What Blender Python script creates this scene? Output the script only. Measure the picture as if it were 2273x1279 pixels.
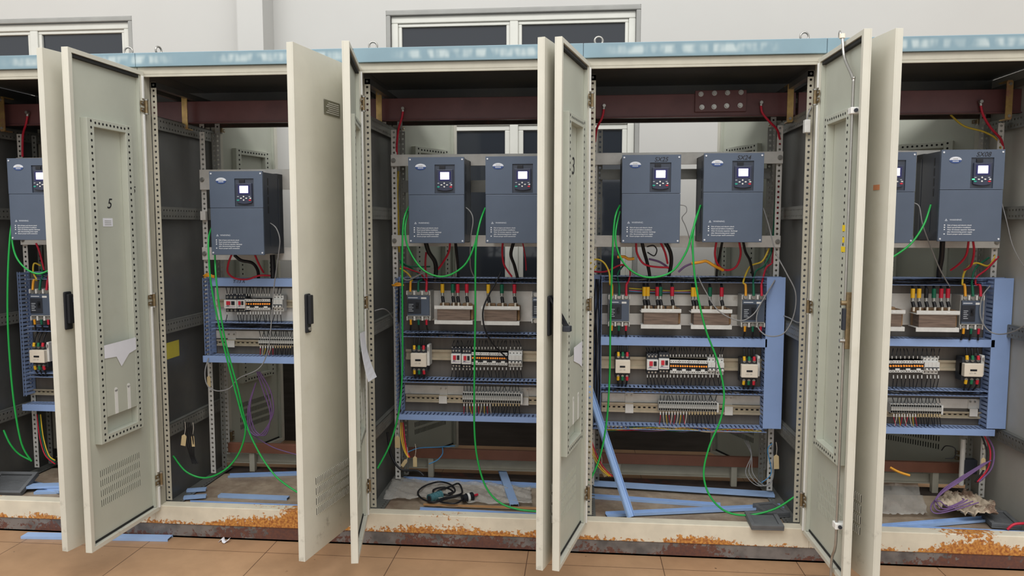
import bpy, bmesh, math, random
from math import sin, cos, pi, radians
from mathutils import Vector, Matrix
random.seed(7)
for o in list(bpy.data.objects): bpy.data.objects.remove(o)
SC = bpy.context.scene
COL = SC.collection

# ------------------------------------------------------------------ camera
F_PX, CX, CY = 1655.25, 1136.5, 639.5
CAM = Vector((1.9915, -3.2603, 1.4736))
YAW, PITCH, ROLL = 0.0906, 0.0839, -0.0004
_f = Vector((-sin(YAW)*cos(PITCH), cos(YAW)*cos(PITCH), -sin(PITCH)))
_r = _f.cross(Vector((0, 0, 1))).normalized()
_d = _f.cross(_r)
RIGHT = cos(ROLL)*_r + sin(ROLL)*_d
DOWN = -sin(ROLL)*_r + cos(ROLL)*_d
cd = bpy.data.cameras.new('camera'); cam = bpy.data.objects.new('camera', cd); COL.objects.link(cam)
cd.sensor_width = 36.0; cd.lens = F_PX/2273*36.0; cd.clip_start = 0.05; cd.clip_end = 100
m = Matrix((RIGHT, -DOWN, -_f)).transposed().to_4x4(); m.translation = CAM
cam.matrix_world = m
SC.camera = cam
def ray(px, py):
    return (RIGHT*((px-CX)/F_PX) + DOWN*((py-CY)/F_PX) + _f)
def at(px, py, Y):                      # the point of depth Y seen at a pixel
    d = ray(px, py); return CAM + d*((Y-CAM.y)/d.y)
def atz(px, py, Z):
    d = ray(px, py); return CAM + d*((Z-CAM.z)/d.z)
def rect(x0, y0, x1, y1, Y):            # world X0, X1, Z0, Z1 of a pixel rectangle at depth Y
    a, b = at(x0, (y0+y1)/2, Y), at(x1, (y0+y1)/2, Y)
    c, d = at((x0+x1)/2, y0, Y), at((x0+x1)/2, y1, Y)
    return a.x, b.x, d.z, c.z

# ------------------------------------------------------------------ light: a bright hall in front of the row
SC.view_settings.view_transform = 'Standard'
SC.view_settings.look = 'None'
SC.view_settings.gamma = 1.0
SC.view_settings.use_curve_mapping = False
SC.view_settings.exposure = 0.0
W = bpy.data.worlds.new('hall_daylight'); SC.world = W; W.use_nodes = True
nt = W.node_tree; nt.nodes.clear()
out = nt.nodes.new('ShaderNodeOutputWorld'); bg = nt.nodes.new('ShaderNodeBackground')
tc = nt.nodes.new('ShaderNodeTexCoord'); sp = nt.nodes.new('ShaderNodeSeparateXYZ')
nt.links.new(tc.outputs['Generated'], sp.inputs[0])
mr = nt.nodes.new('ShaderNodeMapRange'); mr.inputs['From Min'].default_value = -0.15; mr.inputs['From Max'].default_value = 0.6
mr.inputs['To Min'].default_value = 1.0; mr.inputs['To Max'].default_value = 0.1
nt.links.new(sp.outputs['Y'], mr.inputs['Value'])
mr2 = nt.nodes.new('ShaderNodeMapRange'); mr2.inputs['From Min'].default_value = -0.6; mr2.inputs['From Max'].default_value = 0.7
mr2.inputs['To Min'].default_value = 0.75; mr2.inputs['To Max'].default_value = 1.0
nt.links.new(sp.outputs['Z'], mr2.inputs['Value'])
mu = nt.nodes.new('ShaderNodeMath'); mu.operation = 'MULTIPLY'
nt.links.new(mr.outputs[0], mu.inputs[0]); nt.links.new(mr2.outputs[0], mu.inputs[1])
mu2 = nt.nodes.new('ShaderNodeMath'); mu2.operation = 'MULTIPLY'; mu2.inputs[1].default_value = 1.06
nt.links.new(mu.outputs[0], mu2.inputs[0]); nt.links.new(mu2.outputs[0], bg.inputs['Strength'])
bg.inputs['Color'].default_value = (0.99, 0.992, 0.985, 1)
nt.links.new(bg.outputs[0], out.inputs[0])
def area(name, loc, target, sx, sy, power, col=(1, 0.99, 0.975)):
    l = bpy.data.lights.new(name, 'AREA'); l.shape = 'RECTANGLE'; l.size = sx; l.size_y = sy; l.energy = power; l.color = col
    o = bpy.data.objects.new(name, l); COL.objects.link(o); o.location = loc
    o.rotation_euler = (Vector(target)-Vector(loc)).to_track_quat('-Z', 'Y').to_euler()
    o['kind'] = 'structure'
    return o
area('skylight_front', (0.6, -5.2, 6.6), (1.6, 0.2, 1.0), 9, 2.6, 190)
area('skylight_high', (1.3, -2.9, 6.3), (1.5, 0.3, 0.8), 10, 1.2, 300)

# ------------------------------------------------------------------ materials
def lin(c):
    return tuple((v/255/12.92 if v/255 <= 0.04045 else ((v/255+0.055)/1.055)**2.4) for v in c)
MATS = {}
def mat(name, rgb, rough=0.5, metal=0.0, var=0.05, scale=9.0, spec=0.4, emit=None, bump=0.0, rgb2=None, lo=0.55, hi=0.72, stretch=None):
    if name in MATS: return MATS[name]
    M = bpy.data.materials.new(name); M.use_nodes = True
    n = M.node_tree.nodes; L = M.node_tree.links; b = n['Principled BSDF']
    c = lin(rgb)
    b.inputs['Roughness'].default_value = rough; b.inputs['Metallic'].default_value = metal
    b.inputs['Specular IOR Level'].default_value = spec
    if emit:
        b.inputs['Emission Color'].default_value = (*lin(emit[0]), 1); b.inputs['Emission Strength'].default_value = emit[1]
    if var > 0 or rgb2:
        t = n.new('ShaderNodeTexCoord'); nz = n.new('ShaderNodeTexNoise'); nz.inputs['Scale'].default_value = scale
        nz.inputs['Detail'].default_value = 5; nz.inputs['Roughness'].default_value = 0.6
        mp = n.new('ShaderNodeMapping'); mp.inputs['Scale'].default_value = stretch or (1, 1, 1)
        L.new(t.outputs['Object'], mp.inputs[0]); L.new(mp.outputs[0], nz.inputs['Vector'])
        r = n.new('ShaderNodeValToRGB')
        r.color_ramp.elements[0].position = 0.3; r.color_ramp.elements[1].position = 0.7
        r.color_ramp.elements[0].color = tuple(v*(1-var*2) for v in c)+(1,)
        r.color_ramp.elements[1].color = tuple(min(1, v*(1+var)) for v in c)+(1,)
        L.new(nz.outputs['Fac'], r.inputs[0]); last = r.outputs[0]
        if rgb2:
            nz2 = n.new('ShaderNodeTexNoise'); nz2.inputs['Scale'].default_value = scale*0.45; nz2.inputs['Detail'].default_value = 9
            nz2.inputs['Roughness'].default_value = 0.72
            L.new(mp.outputs[0], nz2.inputs['Vector'])
            rr = n.new('ShaderNodeValToRGB'); rr.color_ramp.elements[0].position = lo; rr.color_ramp.elements[1].position = hi
            L.new(nz2.outputs['Fac'], rr.inputs[0])
            mx = n.new('ShaderNodeMix'); mx.data_type = 'RGBA'; L.new(rr.outputs[0], mx.inputs['Factor'])
            L.new(last, mx.inputs['A']); mx.inputs['B'].default_value = (*lin(rgb2), 1); last = mx.outputs['Result']
        L.new(last, b.inputs['Base Color'])
        if bump > 0:
            bp = n.new('ShaderNodeBump'); bp.inputs['Strength'].default_value = bump; bp.inputs['Distance'].default_value = 0.004
            L.new(nz.outputs['Fac'], bp.inputs['Height']); L.new(bp.outputs[0], b.inputs['Normal'])
    else:
        b.inputs['Base Color'].default_value = (*c, 1)
    MATS[name] = M
    return M
paint = mat('cream_grey_paint', (201, 199, 186), 0.5, var=0.04, scale=4, rgb2=(186, 181, 162), lo=0.56, hi=0.8)
paint_in = mat('grey_green_paint', (184, 187, 174), 0.5, var=0.03, scale=5, rgb2=(172, 173, 158), lo=0.58, hi=0.85)
frame_m = mat('cream_frame_paint', (176, 172, 157), 0.5, var=0.05, scale=12)
galv = mat('galvanised_steel', (128, 128, 122), 0.42, 0.35, var=0.1, scale=7, rgb2=(108, 110, 108), lo=0.45, hi=0.7)
galv_l = mat('light_zinc_steel', (214, 212, 206), 0.4, 0.1, var=0.07, scale=14, rgb2=(150, 138, 120), lo=0.62, hi=0.76)
panel_d = mat('dark_steel_sheet', (92, 93, 92), 0.4, 0.3, var=0.1, scale=3, rgb2=(108, 106, 98), lo=0.5, hi=0.75)
back_m = mat('brown_grey_backplate', (104, 99, 93), 0.45, 0.1, var=0.08, scale=5, stretch=(6, 1, 0.3))
hole_m = mat('hole_shadow', (22, 22, 22), 0.9, var=0)
blue_f = mat('light_blue_fascia', (122, 147, 158), 0.4, var=0.03, scale=6)
duct_m = mat('blue_grey_plastic', (138, 158, 196), 0.5, var=0.04, scale=20)
cover_m = mat('periwinkle_plastic', (144, 170, 216), 0.45, var=0.03, scale=6)
strip_m = mat('pale_blue_plastic', (152, 180, 220), 0.45, var=0.05, scale=6)
rust_m = mat('rust', (150, 92, 48), 0.85, var=0.25, scale=40)
bus_m = mat('maroon_insulation', (104, 66, 66), 0.4, var=0.1, scale=4, rgb2=(84, 52, 54), lo=0.5, hi=0.7)
busb_m = mat('brown_insulation', (128, 84, 66), 0.5, var=0.1, scale=6)
yzinc = mat('yellow_zinc', (190, 160, 100), 0.35, 0.6, var=0.15, scale=25, rgb2=(170, 120, 110), lo=0.5, hi=0.7)
bronze = mat('tarnished_brass', (140, 122, 92), 0.4, 0.6, var=0.15, scale=60)
steel = mat('steel', (170, 168, 162), 0.3, 0.7, var=0.06, scale=50)
black_p = mat('black_plastic', (26, 28, 34), 0.45, var=0.04, scale=30)
dark_p = mat('dark_grey_plastic', (44, 48, 56), 0.5, var=0.04, scale=30)
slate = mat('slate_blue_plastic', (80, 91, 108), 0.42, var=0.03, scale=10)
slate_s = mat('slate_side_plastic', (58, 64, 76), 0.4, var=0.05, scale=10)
key_m = mat('keypad_plastic', (52, 57, 76), 0.4, var=0.03, scale=30)
scr_m = mat('lit_screen', (235, 235, 255), 0.3, var=0, emit=((242, 242, 255), 2.2))
ind_m = mat('indigo_bezel', (36, 36, 92), 0.3, var=0)
white_p = mat('white_plastic', (224, 224, 220), 0.45, var=0.02, scale=30)
cream_p = mat('cream_plastic', (232, 222, 205), 0.45, var=0.02, scale=30)
grey_p = mat('grey_plastic', (158, 158, 154), 0.5, var=0.05, scale=40)
lgrey_p = mat('light_grey_plastic', (214, 214, 210), 0.5, var=0.05, scale=40)
red_p = mat('red_plastic', (205, 42, 60), 0.4, var=0.03)
green_p = mat('green_plastic', (30, 120, 80), 0.4, var=0.03)
teal_p = mat('teal_plastic', (40, 160, 140), 0.4, var=0.03)
yellow_p = mat('yellow_plastic', (232, 182, 40), 0.4, var=0.03)
orange_l = mat('orange_lamp', (240, 150, 50), 0.4, var=0.03, emit=((255, 150, 50), 0.3))
green_c = mat('bright_green_cable', (30, 160, 70), 0.4, var=0.04, scale=20)
grey_c = mat('grey_cable', (142, 142, 142), 0.5, var=0.04, scale=20)
black_c = mat('black_cable', (24, 24, 28), 0.45, var=0.05, scale=20)
red_c = mat('red_cable', (196, 36, 60), 0.45, var=0.05, scale=20)
yellow_c = mat('yellow_cable', (222, 190, 60), 0.45, var=0.05, scale=20)
orange_c = mat('orange_sleeve', (230, 160, 40), 0.45, var=0.05, scale=20)
dgreen_c = mat('dark_green_cable', (16, 104, 76), 0.45, var=0.05, scale=20)
purple_c = mat('purple_cable', (120, 92, 138), 0.5, var=0.05, scale=20)
blue_c = mat('blue_cable', (70, 140, 190), 0.45, var=0.05, scale=20)
white_t = mat('white_print', (232, 234, 236), 0.6, var=0)
grey_t = mat('pale_print', (196, 202, 210), 0.6, var=0)
ink = mat('black_marker', (28, 28, 34), 0.6, var=0)
paper_m = mat('white_paper', (224, 225, 232), 0.8, var=0.02, scale=12)
core_m = mat('laminated_core', (122, 104, 92), 0.55, var=0.28, scale=16, stretch=(0.6, 1, 14))
coil_m = mat('varnished_coil', (150, 118, 84), 0.5, var=0.15, scale=16)
tag_m = mat('beige_tag', (206, 184, 140), 0.7, var=0.04, scale=20)
wood_m = mat('pale_wood', (188, 142, 96), 0.6, var=0.12, scale=10, stretch=(0.4, 8, 8))
dirt_m = mat('dirty_steel_plate', (166, 150, 130), 0.6, 0.0, var=0.18, scale=9, rgb2=(124, 104, 88), lo=0.46, hi=0.66, bump=0.3)
pit_m = mat('grimy_floor_pan', (70, 60, 54), 0.8, var=0.2, scale=10, rgb2=(110, 62, 48), lo=0.55, hi=0.7)
alu = mat('window_aluminium', (206, 206, 198), 0.45, 0.0, var=0.03, scale=6)
reveal_m = mat('grey_window_reveal', (150, 150, 146), 0.7, var=0.06, scale=6)
rail_m = mat('din_rail_zinc', (182, 172, 150), 0.35, 0.3, var=0.08, scale=20)
gland_rub = mat('black_rubber', (30, 30, 30), 0.7, var=0.05, scale=20)
vent_m = mat('grey_vent_plastic', (98, 100, 102), 0.6, var=0.08, scale=14)
rag_m = mat('dirty_cloth', (196, 180, 158), 0.9, var=0.12, scale=20, rgb2=(120, 96, 80), lo=0.5, hi=0.6, bump=0.6)
dblue = mat('drive_badge_blue', (52, 74, 124), 0.3, var=0)
silver = mat('badge_silver', (205, 208, 214), 0.3, var=0.05)

def rusty(name, base, rust, zlo, zhi, grime=None):
    """paint whose lower edge has rusted through in patches"""
    M = bpy.data.materials.new(name); M.use_nodes = True
    n = M.node_tree.nodes; L = M.node_tree.links; b = n['Principled BSDF']; b.inputs['Roughness'].default_value = 0.6
    t = n.new('ShaderNodeTexCoord'); s = n.new('ShaderNodeSeparateXYZ'); L.new(t.outputs['Object'], s.inputs[0])
    geo = n.new('ShaderNodeNewGeometry')
    r = n.new('ShaderNodeMapRange'); r.inputs['From Min'].default_value = zlo; r.inputs['From Max'].default_value = zhi
    r.inputs['To Min'].default_value = 0.2; r.inputs['To Max'].default_value = -0.28; L.new(s.outputs['Z'], r.inputs['Value'])
    n1 = n.new('ShaderNodeTexNoise'); n1.inputs['Scale'].default_value = 2.3; n1.inputs['Detail'].default_value = 2
    n2 = n.new('ShaderNodeTexNoise'); n2.inputs['Scale'].default_value = 46; n2.inputs['Detail'].default_value = 6; n2.inputs['Roughness'].default_value = 0.7
    L.new(geo.outputs['Position'], n1.inputs['Vector']); L.new(geo.outputs['Position'], n2.inputs['Vector'])
    def mth(op, a, bb):
        q = n.new('ShaderNodeMath'); q.operation = op
        if op == 'MULTIPLY_ADD': q.inputs[2].default_value = -0.56
        for i, v in enumerate((a, bb)):
            if isinstance(v, float): q.inputs[i].default_value = v
            else: L.new(v, q.inputs[i])
        return q.outputs[0]
    a = mth('MULTIPLY_ADD', n1.outputs['Fac'], 1.8); c = mth('MULTIPLY', n2.outputs['Fac'], 1.25)
    tot = mth('ADD', mth('ADD', a, c), r.outputs[0])
    cr = n.new('ShaderNodeValToRGB'); cr.color_ramp.elements[0].position = 0.95; cr.color_ramp.elements[1].position = 0.985
    cr.color_ramp.elements[0].color = (0, 0, 0, 1)
    L.new(tot, cr.inputs[0])
    n3 = n.new('ShaderNodeTexNoise'); n3.inputs['Scale'].default_value = 90; n3.inputs['Detail'].default_value = 4
    L.new(geo.outputs['Position'], n3.inputs['Vector'])
    rc = n.new('ShaderNodeValToRGB'); rc.color_ramp.elements[0].position = 0.36; rc.color_ramp.elements[1].position = 0.64
    rc.color_ramp.elements[0].color = (*lin(rust[0]), 1); rc.color_ramp.elements[1].color = (*lin(rust[1]), 1)
    L.new(n3.outputs['Fac'], rc.inputs[0])
    pc = n.new('ShaderNodeValToRGB'); pc.color_ramp.elements[0].position = 0.35; pc.color_ramp.elements[1].position = 0.6
    pc.color_ramp.elements[0].color = (*lin(grime or tuple(v*0.95 for v in base)), 1); pc.color_ramp.elements[1].color = (*lin(base), 1)
    n4 = n.new('ShaderNodeTexNoise'); n4.inputs['Scale'].default_value = 13; n4.inputs['Detail'].default_value = 8
    L.new(geo.outputs['Position'], n4.inputs['Vector']); L.new(n4.outputs['Fac'], pc.inputs[0])
    mx = n.new('ShaderNodeMix'); mx.data_type = 'RGBA'
    L.new(cr.outputs[0], mx.inputs['Factor']); L.new(pc.outputs[0], mx.inputs['A']); L.new(rc.outputs[0], mx.inputs['B'])
    L.new(mx.outputs['Result'], b.inputs['Base Color'])
    return M
def layer(M, fac_builder, rgb, amount):
    """mix a further colour over a material's base colour"""
    n = M.node_tree.nodes; L = M.node_tree.links; b = n['Principled BSDF']
    src = b.inputs['Base Color'].links[0].from_socket
    f = fac_builder(n, L)
    k = n.new('ShaderNodeMath'); k.operation = 'MULTIPLY'; k.inputs[1].default_value = amount; L.new(f, k.inputs[0])
    mx = n.new('ShaderNodeMix'); mx.data_type = 'RGBA'; L.new(k.outputs[0], mx.inputs['Factor'])
    L.new(src, mx.inputs['A']); mx.inputs['B'].default_value = (*lin(rgb), 1); L.new(mx.outputs['Result'], b.inputs['Base Color'])
def ramp(n, L, src, a, c):
    r = n.new('ShaderNodeMapRange'); r.interpolation_type = 'SMOOTHSTEP'; r.inputs['From Min'].default_value = a; r.inputs['From Max'].default_value = c
    L.new(src, r.inputs['Value']); return r.outputs[0]
def mul(n, L, a, c):
    q = n.new('ShaderNodeMath'); q.operation = 'MULTIPLY'; L.new(a, q.inputs[0]); L.new(c, q.inputs[1]); return q.outputs[0]
def worn_letters(n, L):                  # smeared, unreadable pale characters along the fascia
    g = n.new('ShaderNodeNewGeometry'); s = n.new('ShaderNodeSeparateXYZ'); L.new(g.outputs['Position'], s.inputs[0])
    mp = n.new('ShaderNodeMapping'); mp.inputs['Scale'].default_value = (24, 0, 9); L.new(g.outputs['Position'], mp.inputs[0])
    a = n.new('ShaderNodeTexNoise'); a.inputs['Scale'].default_value = 1.0; a.inputs['Detail'].default_value = 1; L.new(mp.outputs[0], a.inputs['Vector'])
    mp2 = n.new('ShaderNodeMapping'); mp2.inputs['Scale'].default_value = (2.2, 0, 0); L.new(g.outputs['Position'], mp2.inputs[0])
    c = n.new('ShaderNodeTexNoise'); c.inputs['Scale'].default_value = 1.0; c.inputs['Detail'].default_value = 0; L.new(mp2.outputs[0], c.inputs['Vector'])
    band = mul(n, L, ramp(n, L, s.outputs['Z'], 2.186, 2.206), ramp(n, L, s.outputs['Z'], 2.238, 2.218))
    return mul(n, L, mul(n, L, ramp(n, L, a.outputs['Fac'], 0.36, 0.62), ramp(n, L, c.outputs['Fac'], 0.38, 0.5)), band)
layer(blue_f, worn_letters, (196, 206, 204), 0.6)
def scuffs(n, L):                        # dark kicked patches low on the leaves
    t = n.new('ShaderNodeTexCoord'); s = n.new('ShaderNodeSeparateXYZ'); L.new(t.outputs['Object'], s.inputs[0])
    a = n.new('ShaderNodeTexNoise'); a.inputs['Scale'].default_value = 11; a.inputs['Detail'].default_value = 7; a.inputs['Roughness'].default_value = 0.72
    L.new(t.outputs['Object'], a.inputs['Vector'])
    return mul(n, L, ramp(n, L, a.outputs['Fac'], 0.56, 0.72), ramp(n, L, s.outputs['Z'], 0.5, 0.22))
layer(paint, scuffs, (110, 104, 92), 0.6)
sill_m = rusty('rusting_cream_sill', (216, 208, 188), ((205, 146, 70), (146, 82, 38)), 0.065, 0.125)
plinth_m = rusty('rusting_grey_plinth', (118, 112, 108), ((104, 66, 52), (88, 58, 52)), -0.02, 0.12, grime=(84, 80, 78))

# ------------------------------------------------------------------ mesh builder
class MB:
    def __init__(s): s.v = []; s.f = []; s.mi = []; s.sm = []; s.mats = []
    def m(s, M):
        if M not in s.mats: s.mats.append(M)
        return s.mats.index(M)
    def add(s, vs, fs, M, smooth=False):
        k = len(s.v); i = s.m(M)
        s.v += [tuple(p) for p in vs]
        for f in fs: s.f.append([k+q for q in f]); s.mi.append(i); s.sm.append(smooth)
    def box(s, x0, x1, y0, y1, z0, z1, M):
        if x0 > x1: x0, x1 = x1, x0
        if y0 > y1: y0, y1 = y1, y0
        if z0 > z1: z0, z1 = z1, z0
        s.add([(x0,y0,z0),(x1,y0,z0),(x1,y1,z0),(x0,y1,z0),(x0,y0,z1),(x1,y0,z1),(x1,y1,z1),(x0,y1,z1)],
              [(0,3,2,1),(4,5,6,7),(0,1,5,4),(1,2,6,5),(2,3,7,6),(3,0,4,7)], M)
    def cyl(s, p0, p1, r, M, n=10, r1=None, smooth=True):
        p0, p1 = Vector(p0), Vector(p1); d = (p1-p0).normalized(); u = d.orthogonal().normalized(); w = d.cross(u)
        if r1 is None: r1 = r
        vs = [p0+(u*cos(2*pi*i/n)+w*sin(2*pi*i/n))*r for i in range(n)]+[p1+(u*cos(2*pi*i/n)+w*sin(2*pi*i/n))*r1 for i in range(n)]
        s.add(vs, [(i,(i+1)%n,n+(i+1)%n,n+i) for i in range(n)], M, smooth)
        s.add(vs, [tuple(range(n-1,-1,-1)), tuple(range(n,2*n))], M)
    def tube(s, pts, r, M, n=7, sub=6, closed=False):
        P = [Vector(p) for p in pts]
        if sub > 1: P = spline(P, sub, closed)
        N = len(P); vs = []; up = None
        for i, p in enumerate(P):
            a = P[(i-1) % N] if (closed or i > 0) else P[0]; c = P[(i+1) % N] if (closed or i < N-1) else P[-1]
            t = (c-a)
            if t.length < 1e-9: t = Vector((0, 0, 1))
            t.normalize()
            if up is None: up = t.orthogonal().normalized()
            up = (up-t*up.dot(t)); up = up.normalized() if up.length > 1e-6 else t.orthogonal().normalized()
            w = t.cross(up)
            vs += [p+(up*cos(2*pi*k/n)+w*sin(2*pi*k/n))*r for k in range(n)]
        fs = [(i*n+k, i*n+(k+1) % n, ((i+1) % N)*n+(k+1) % n, ((i+1) % N)*n+k) for i in range(N if closed else N-1) for k in range(n)]
        s.add(vs, fs, M, True)
        if not closed: s.add(vs, [tuple(range(n-1,-1,-1)), tuple(range((N-1)*n, N*n))], M)
    def disc(s, c, nrm, r, M, n=8, e=0.0):
        c = Vector(c)+Vector(nrm)*e; u = Vector(nrm).orthogonal().normalized(); w = Vector(nrm).cross(u)
        s.add([c+(u*cos(2*pi*i/n)+w*sin(2*pi*i/n))*r for i in range(n)], [tuple(range(n))], M)
    def prism(s, poly, y0, y1, M):           # polygon in x,z extruded along y (counter-clockwise seen from -y)
        n = len(poly)
        s.add([(x, y0, z) for x, z in poly]+[(x, y1, z) for x, z in poly],
              [tuple(range(n)), tuple(range(2*n-1, n-1, -1))]+[(i, n+i, n+(i+1) % n, (i+1) % n) for i in range(n)], M)
    def perf(s, o, u, v, n_holes, pitch, width, r, M, th=0.0015):
        """sheet strip with real round holes; u = along, v = across"""
        o, u, v = Vector(o), Vector(u).normalized(), Vector(v).normalized(); w = u.cross(v)
        vs = []; fs = []
        for i in range(n_holes):
            c = o+u*(pitch*(i+0.5)); h, q = pitch/2, width/2
            ring = [(h, 0), (h, q), (0, q), (-h, q), (-h, 0), (-h, -q), (0, -q), (h, -q)]
            for e in (0, th):
                b = len(vs)
                vs += [c+u*x+v*y+w*e for x, y in ring]
                vs += [c+u*(r*cos(pi/4*k))+v*(r*sin(pi/4*k))+w*e for k in range(8)]
                for k in range(8):
                    f = (b+k, b+(k+1) % 8, b+8+(k+1) % 8, b+8+k); fs.append(f if e else f[::-1])
            b -= 16
            for k in range(8): fs.append((b+8+k, b+8+(k+1) % 8, b+24+(k+1) % 8, b+24+k))
        s.add(vs, fs, M)
    def build(s, name, parent=None, loc=None, bevel=0.0, origin=None):
        """origin: world point the vertices are relative to (vertices given in world space)"""
        me = bpy.data.meshes.new(name)
        vs = s.v
        if origin is not None: vs = [(x-origin[0], y-origin[1], z-origin[2]) for x, y, z in vs]
        me.from_pydata(vs, [], s.f)
        for M in s.mats: me.materials.append(M)
        me.polygons.foreach_set('material_index', s.mi); me.polygons.foreach_set('use_smooth', s.sm)
        me.update()
        o = bpy.data.objects.new(name, me); COL.objects.link(o)
        if parent: o.parent = parent
        if origin is not None and not parent: o.location = origin
        if loc is not None: o.location = loc
        if bevel > 0:
            b = o.modifiers.new('bevel', 'BEVEL'); b.width = bevel; b.segments = 2; b.limit_method = 'ANGLE'; b.angle_limit = radians(50)
        return o
def spline(P, sub, closed=False):
    out = []; N = len(P)
    for i in range(N if closed else N-1):
        if closed: a, b, c, d = P[(i-1) % N], P[i], P[(i+1) % N], P[(i+2) % N]
        else: a, b, c, d = P[max(i-1, 0)], P[i], P[i+1], P[min(i+2, N-1)]
        for k in range(sub):
            t = k/sub
            out.append(0.5*((2*b)+(c-a)*t+(2*a-5*b+4*c-d)*t*t+(3*b-a-3*c+d)*t**3))
    if not closed: out.append(P[-1])
    return out
def tag(o, label=None, cat=None, group=None, kind=None):
    if label: o['label'] = label
    if cat: o['category'] = cat
    if group: o['group'] = group
    if kind: o['kind'] = kind
    return o
def empty(name, loc, rz=0, parent=None):
    o = bpy.data.objects.new(name, None); COL.objects.link(o); o.location = loc; o.rotation_euler = (0, 0, rz)
    o.empty_display_size = 0.05
    if parent: o.parent = parent
    return o
def thing(name, loc, label, cat, group=None): return tag(empty(name, loc), label, cat, group)
def one(name, mb, label, cat, group=None, kind=None, bevel=0.0):      # a thing that is one mesh, given in world space
    c = Vector((sum(v[0] for v in mb.v), sum(v[1] for v in mb.v), sum(v[2] for v in mb.v)))/len(mb.v)
    c.z = min(v[2] for v in mb.v)
    return tag(mb.build(name, origin=c, bevel=bevel), label, cat, group, kind)
def text_mesh(s, size, M, font_shear=0.0):
    c = bpy.data.curves.new('lettering', 'FONT'); c.body = s; c.size = size; c.extrude = 0.0003; c.shear = font_shear
    o = bpy.data.objects.new('lettering', c); COL.objects.link(o)
    bpy.context.view_layer.update()
    me = bpy.data.meshes.new_from_object(o.evaluated_get(bpy.context.evaluated_depsgraph_get()))
    bpy.data.objects.remove(o)
    me.materials.clear(); me.materials.append(M)
    return me
def text(name, s, size, M, loc, rot, parent, shear=0.0):
    o = bpy.data.objects.new(name, text_mesh(s, size, M, shear)); COL.objects.link(o); o.parent = parent
    o.location = loc; o.rotation_euler = rot
    return o

# ------------------------------------------------------------------ the room
def struct(name, mb, bevel=0.0): return tag(mb.build(name, bevel=bevel), kind='structure')
def tile_mat():
    M = bpy.data.materials.new('tan_floor_tile'); M.use_nodes = True
    n = M.node_tree.nodes; L = M.node_tree.links; b = n['Principled BSDF']; b.inputs['Roughness'].default_value = 0.45
    t = n.new('ShaderNodeTexCoord'); mp = n.new('ShaderNodeMapping'); mp.inputs['Location'].default_value = (0.0, 0.12, 0)
    L.new(t.outputs['Object'], mp.inputs[0])
    br = n.new('ShaderNodeTexBrick'); br.offset = 0.0; br.inputs['Scale'].default_value = 1.0
    br.inputs['Brick Width'].default_value = 0.59; br.inputs['Row Height'].default_value = 0.59
    br.inputs['Mortar Size'].default_value = 0.0022; br.inputs['Mortar Smooth'].default_value = 0.3
    br.inputs['Color1'].default_value = (*lin((174, 139, 106)), 1); br.inputs['Color2'].default_value = (*lin((169, 134, 101)), 1)
    br.inputs['Mortar'].default_value = (*lin((96, 70, 52)), 1)
    L.new(mp.outputs[0], br.inputs['Vector'])
    nz = n.new('ShaderNodeTexNoise'); nz.inputs['Scale'].default_value = 2.6; nz.inputs['Detail'].default_value = 8; nz.inputs['Roughness'].default_value = 0.65
    L.new(t.outputs['Object'], nz.inputs['Vector'])
    r = n.new('ShaderNodeValToRGB'); r.color_ramp.elements[0].position = 0.3; r.color_ramp.elements[1].position = 0.62
    r.color_ramp.elements[0].color = (0.62, 0.6, 0.58, 1); r.color_ramp.elements[1].color = (1, 1, 1, 1)
    L.new(nz.outputs['Fac'], r.inputs[0])
    mx = n.new('ShaderNodeMix'); mx.data_type = 'RGBA'; mx.blend_type = 'MULTIPLY'; mx.inputs['Factor'].default_value = 0.8
    L.new(br.outputs['Color'], mx.inputs['A']); L.new(r.outputs[0], mx.inputs['B'])
    sp = n.new('ShaderNodeTexNoise'); sp.inputs['Scale'].default_value = 26; sp.inputs['Detail'].default_value = 3
    L.new(t.outputs['Object'], sp.inputs['Vector'])
    r2 = n.new('ShaderNodeValToRGB'); r2.color_ramp.elements[0].position = 0.73; r2.color_ramp.elements[1].position = 0.76
    L.new(sp.outputs['Fac'], r2.inputs[0])
    m2 = n.new('ShaderNodeMix'); m2.data_type = 'RGBA'; L.new(r2.outputs[0], m2.inputs['Factor'])
    L.new(mx.outputs['Result'], m2.inputs['A']); m2.inputs['B'].default_value = (*lin((88, 66, 50)), 1)
    L.new(m2.outputs['Result'], b.inputs['Base Color'])
    return M
b = MB(); b.box(-6, 9, -7, 1.6, -0.05, 0, tile_mat()); struct('floor', b)
YW = 1.6
wall_m = mat('white_wall_paint', (188, 187, 183), 0.85, var=0.015, scale=1.5)
glass_m = mat('dark_window_glass', (44, 48, 54), 0.06, var=0, spec=0.6)
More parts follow.
